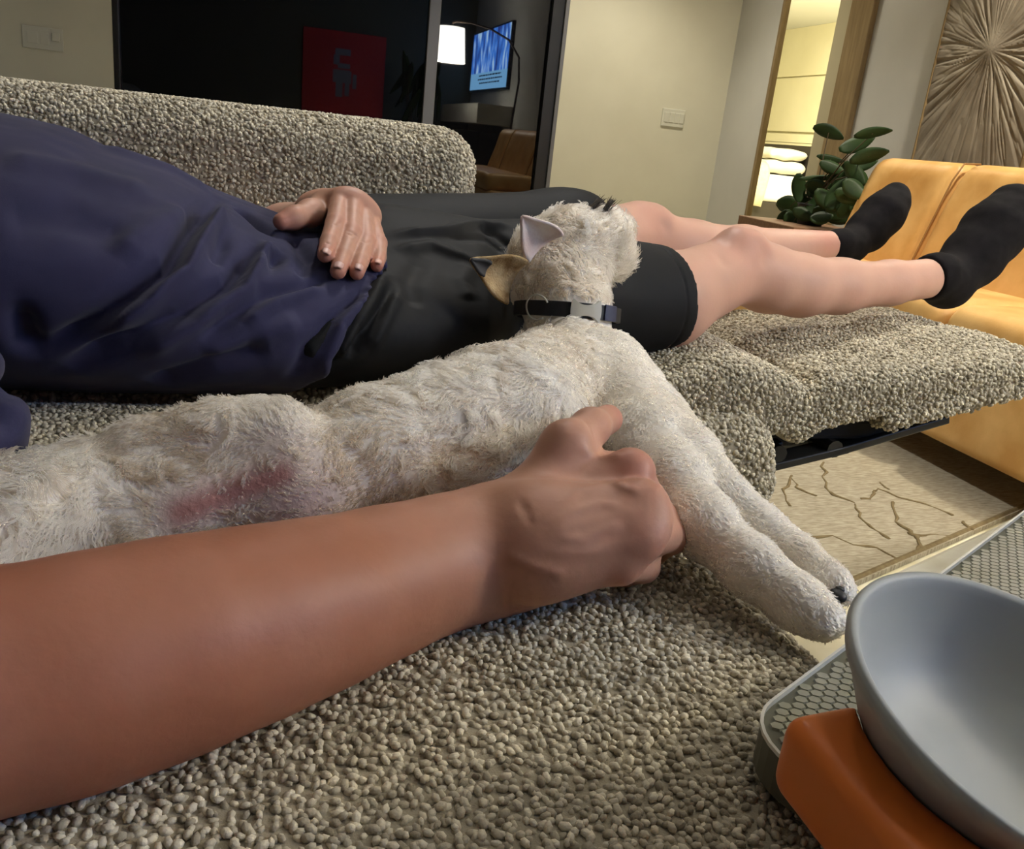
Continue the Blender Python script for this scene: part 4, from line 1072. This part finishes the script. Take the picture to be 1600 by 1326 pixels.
col_c = at_y(886, 488, .865); col_ax = A([.04, .24, .97]); col_ax /= np.linalg.norm(col_ax)
cd = (R0-col_c)@col_ax; keep &= ~((cd > -.013) & (cd < .0165) & (np.linalg.norm(R0-col_c, axis=1) < .075))
R0, Rn, fl, L, idx = R0[keep], Rn[keep], fl[keep], L[keep], idx[keep]; NS = len(R0)
T = fl-Rn*(fl*Rn).sum(1)[:, None]; T /= np.maximum(np.linalg.norm(T, axis=1), 1e-6)[:, None]; Bt = np.cross(Rn, T)
# locks: neighbouring strands share a swirl
cl, tone = worley(R0+.004*np.stack([vnoise(R0*120, 5), vnoise(R0*120, 6), vnoise(R0*120, 7)], -1), .0095)
swirl = (vnoise(R0*48, 81)-.5)*3.0+(tone-.5)*1.8
lift = .30+.40*(tone-.3)+.06*rng.random(NS)
L[(idx >= nN+1) & (idx < nH)] *= 1.05
head_k = (idx >= nN) & (idx < nH); lift[head_k] += .12
dirn = T*np.cos(swirl)[:, None]+Bt*np.sin(swirl)[:, None]
K = 7; ph = tone*6.28+rng.normal(0, .15, NS); fr_ = 5.0+2*tone; cam_amp = .10*L
P = np.zeros((NS, K, 3))
for j in range(K):
    t = j/(K-1); side = np.cross(Rn, dirn)
    up = lift*t-.55*lift*t*t
    P[:, j] = R0-Rn*.0008+dirn*(L*t*.95)[:, None]+Rn*(L*up*1.3)[:, None]+side*(cam_amp*np.sin(fr_*t*1.2+ph)*t**.5)[:, None]+Rn*(cam_amp*.7*np.cos(fr_*t*1.2+ph)*t)[:, None]
P[..., 2] = np.maximum(P[..., 2], SEAT-.004) if False else P[..., 2]
hcv = bpy.data.hair_curves.new('fur'); hcv.add_curves([K]*NS)
hcv.attributes['position'].data.foreach_set('vector', P.astype(np.float32).ravel())
rad = hcv.attributes.get('radius') or hcv.attributes.new('radius', 'FLOAT', 'POINT')
rad.data.foreach_set('value', np.tile(np.array([.00042, .00042, .00040, .00037, .00032, .00022, .00008], np.float32), NS))
ta = hcv.attributes.new('lock', 'FLOAT', 'CURVE')
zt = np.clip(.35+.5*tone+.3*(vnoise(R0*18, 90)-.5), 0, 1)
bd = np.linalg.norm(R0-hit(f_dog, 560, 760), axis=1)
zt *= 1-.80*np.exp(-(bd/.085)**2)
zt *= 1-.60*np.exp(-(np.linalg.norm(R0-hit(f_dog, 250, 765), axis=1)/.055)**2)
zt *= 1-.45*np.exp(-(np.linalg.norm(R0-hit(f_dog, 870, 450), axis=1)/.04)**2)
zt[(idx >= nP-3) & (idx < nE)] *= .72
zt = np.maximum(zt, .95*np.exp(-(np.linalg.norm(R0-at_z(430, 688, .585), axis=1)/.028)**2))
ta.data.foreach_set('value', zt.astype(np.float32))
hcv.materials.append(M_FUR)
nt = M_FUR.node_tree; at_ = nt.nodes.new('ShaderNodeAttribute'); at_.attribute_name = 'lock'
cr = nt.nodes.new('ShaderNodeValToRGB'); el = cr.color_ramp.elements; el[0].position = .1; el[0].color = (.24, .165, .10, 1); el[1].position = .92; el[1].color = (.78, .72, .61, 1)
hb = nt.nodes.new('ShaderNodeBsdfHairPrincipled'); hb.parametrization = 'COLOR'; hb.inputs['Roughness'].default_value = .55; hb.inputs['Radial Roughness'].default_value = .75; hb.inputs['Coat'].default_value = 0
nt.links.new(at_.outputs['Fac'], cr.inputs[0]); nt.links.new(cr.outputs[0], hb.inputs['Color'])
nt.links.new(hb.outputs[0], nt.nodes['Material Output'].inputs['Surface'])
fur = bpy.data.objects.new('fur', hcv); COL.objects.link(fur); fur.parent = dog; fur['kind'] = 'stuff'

# collar with a bone-shaped buckle and ring
cu = np.cross(col_ax, [0, 0, 1.]); cu /= np.linalg.norm(cu); cv = np.cross(col_ax, cu)
CR = .0570
def ring_pt(a, r=CR, h=0.): return col_c+cu*math.cos(a)*r+cv*math.sin(a)*r+col_ax*h
def ang_of(px, py):
    best = min(np.linspace(0, 2*math.pi, 721), key=lambda a: np.hypot(*(np.array(proj(ring_pt(a)))-(px, py)))+(0 if (ring_pt(a)-col_c)@(CAMP-col_c) > 0 else 999)); return best
def proj(p): v = p-CAMP; k_ = v@FW; return 800+F_PX*(v@RT)/k_, 663-F_PX*(v@UP)/k_
def band(name, a0, a1, r0, r1, hh, m, parent, n=64):
    bm = bmesh.new(); R_ = []
    for i in range(n+1):
        a = a0+(a1-a0)*i/n; R_.append([bm.verts.new(ring_pt(a, r, h)) for r, h in ((r0, -hh), (r1, -hh*.92), (r1, hh*.92), (r0, hh))])
    for x_, y_ in zip(R_, R_[1:]):
        for k_ in range(4): bm.faces.new((x_[k_], x_[(k_+1) % 4], y_[(k_+1) % 4], y_[k_]))
    return bm_obj(name, bm, m, parent)
collar = band('collar', 0, 2*math.pi, CR-.004, CR, .0078, M_COLLAR, dog)
ab = ang_of(915, 487); at2 = ang_of(953, 495); ar = ang_of(840, 487)
sg = 1 if at2 > ab else -1
band('strap_end', at2-.16, at2+.16, CR, CR+.0016, .0082, M_COLLARB, collar, 8)
bm = bmesh.new(); pts = []
w2, h2 = .0155, .0095
for k_ in range(48):     # bone outline: waist with four lobes
    a = 2*math.pi*k_/48; x_ = w2*math.cos(a); y_ = h2*math.sin(a)*(1+.42*math.cos(2*a)*-1*-.2)
    y_ = (h2*.58+h2*.62*min(1, (abs(x_)/w2*1.2)**2.5))*(1 if math.sin(a) > 0 else -1)*min(1, abs(math.sin(a))*2.2)
    pts.append((x_, y_))
lo_ = [bm.verts.new(ring_pt(ab+x_/CR, CR+.0005, y_)) for x_, y_ in pts]; hi_ = [bm.verts.new(ring_pt(ab+x_/CR, CR+.0042, y_*.94)) for x_, y_ in pts]
bm.faces.new(lo_); bm.faces.new(hi_)
for k_ in range(48): bm.faces.new((lo_[k_], lo_[(k_+1) % 48], hi_[(k_+1) % 48], hi_[k_]))
bm_obj('buckle', bm, M_BRASS, collar)
bm = bmesh.new(); add_tube(bm, [ring_pt(ar+.013*math.cos(a)/CR, CR+.002+.002*math.sin(a), .0125*math.sin(a)) for a in np.linspace(.4, 5.3, 24)], .0009, 6)
bm_obj('ring', bm, M_BRASS, collar, smooth=True)
# face on the side turned away
for px, py, y_, r_, nm in ((962, 396, .962, .0085, 'nose'), (905, 372, .974, .0055, 'eye'), (935, 374, .965, .0055, 'eye')):
    c_ = at_y(px, py, y_); bm = bmesh.new(); bmesh.ops.create_uvsphere(bm, u_segments=16, v_segments=10, radius=r_, matrix=Matrix.Translation(c_)); bm_obj(nm, bm, M_PAD, dog, smooth=True)
# paw pads and claws
for i, (px, py, z, r_) in enumerate(((1309, 930, .534, .0050), (1303, 941, .532, .0040), (1312, 920, .537, .0030))):
    c_ = at_z(px, py, z); V_, Q_ = field_mesh(lambda P: np.linalg.norm((P-c_)/A([1.0, 1.3, .8]), axis=-1)-r_, c_-.012, c_+.012, .0016)
    np_obj('paw_pad', V_, Q_, M_PAD, dog)
# eyebrow tufts
def tuft(px, py, dx, dy, y, n, m, ln, wdt):
    bm = bmesh.new()
    for k_ in range(n):
        a = at_y(px+rng.normal(0, wdt), py+rng.normal(0, 2), y+rng.normal(0, .004)); b = at_y(px+dx+rng.normal(0, wdt*1.2), py+dy+rng.normal(0, 3), y+rng.normal(0, .006))
        add_tube(bm, [a, a*.5+b*.5+A([0, 0, .002]), b], [.0007, .0005, .0002], 3, cap=False)
    return tag(bm_obj('eyebrow_tuft', bm, m, dog, smooth=True), kind='stuff')
M_TUFT = mat('grey_tuft', (.13, .11, .09), .7)
tuft(915, 338, 26, -26, .92, 44, M_TUFT, 1, 3); tuft(940, 338, 18, -25, .92, 44, M_TUFT, 1, 3)
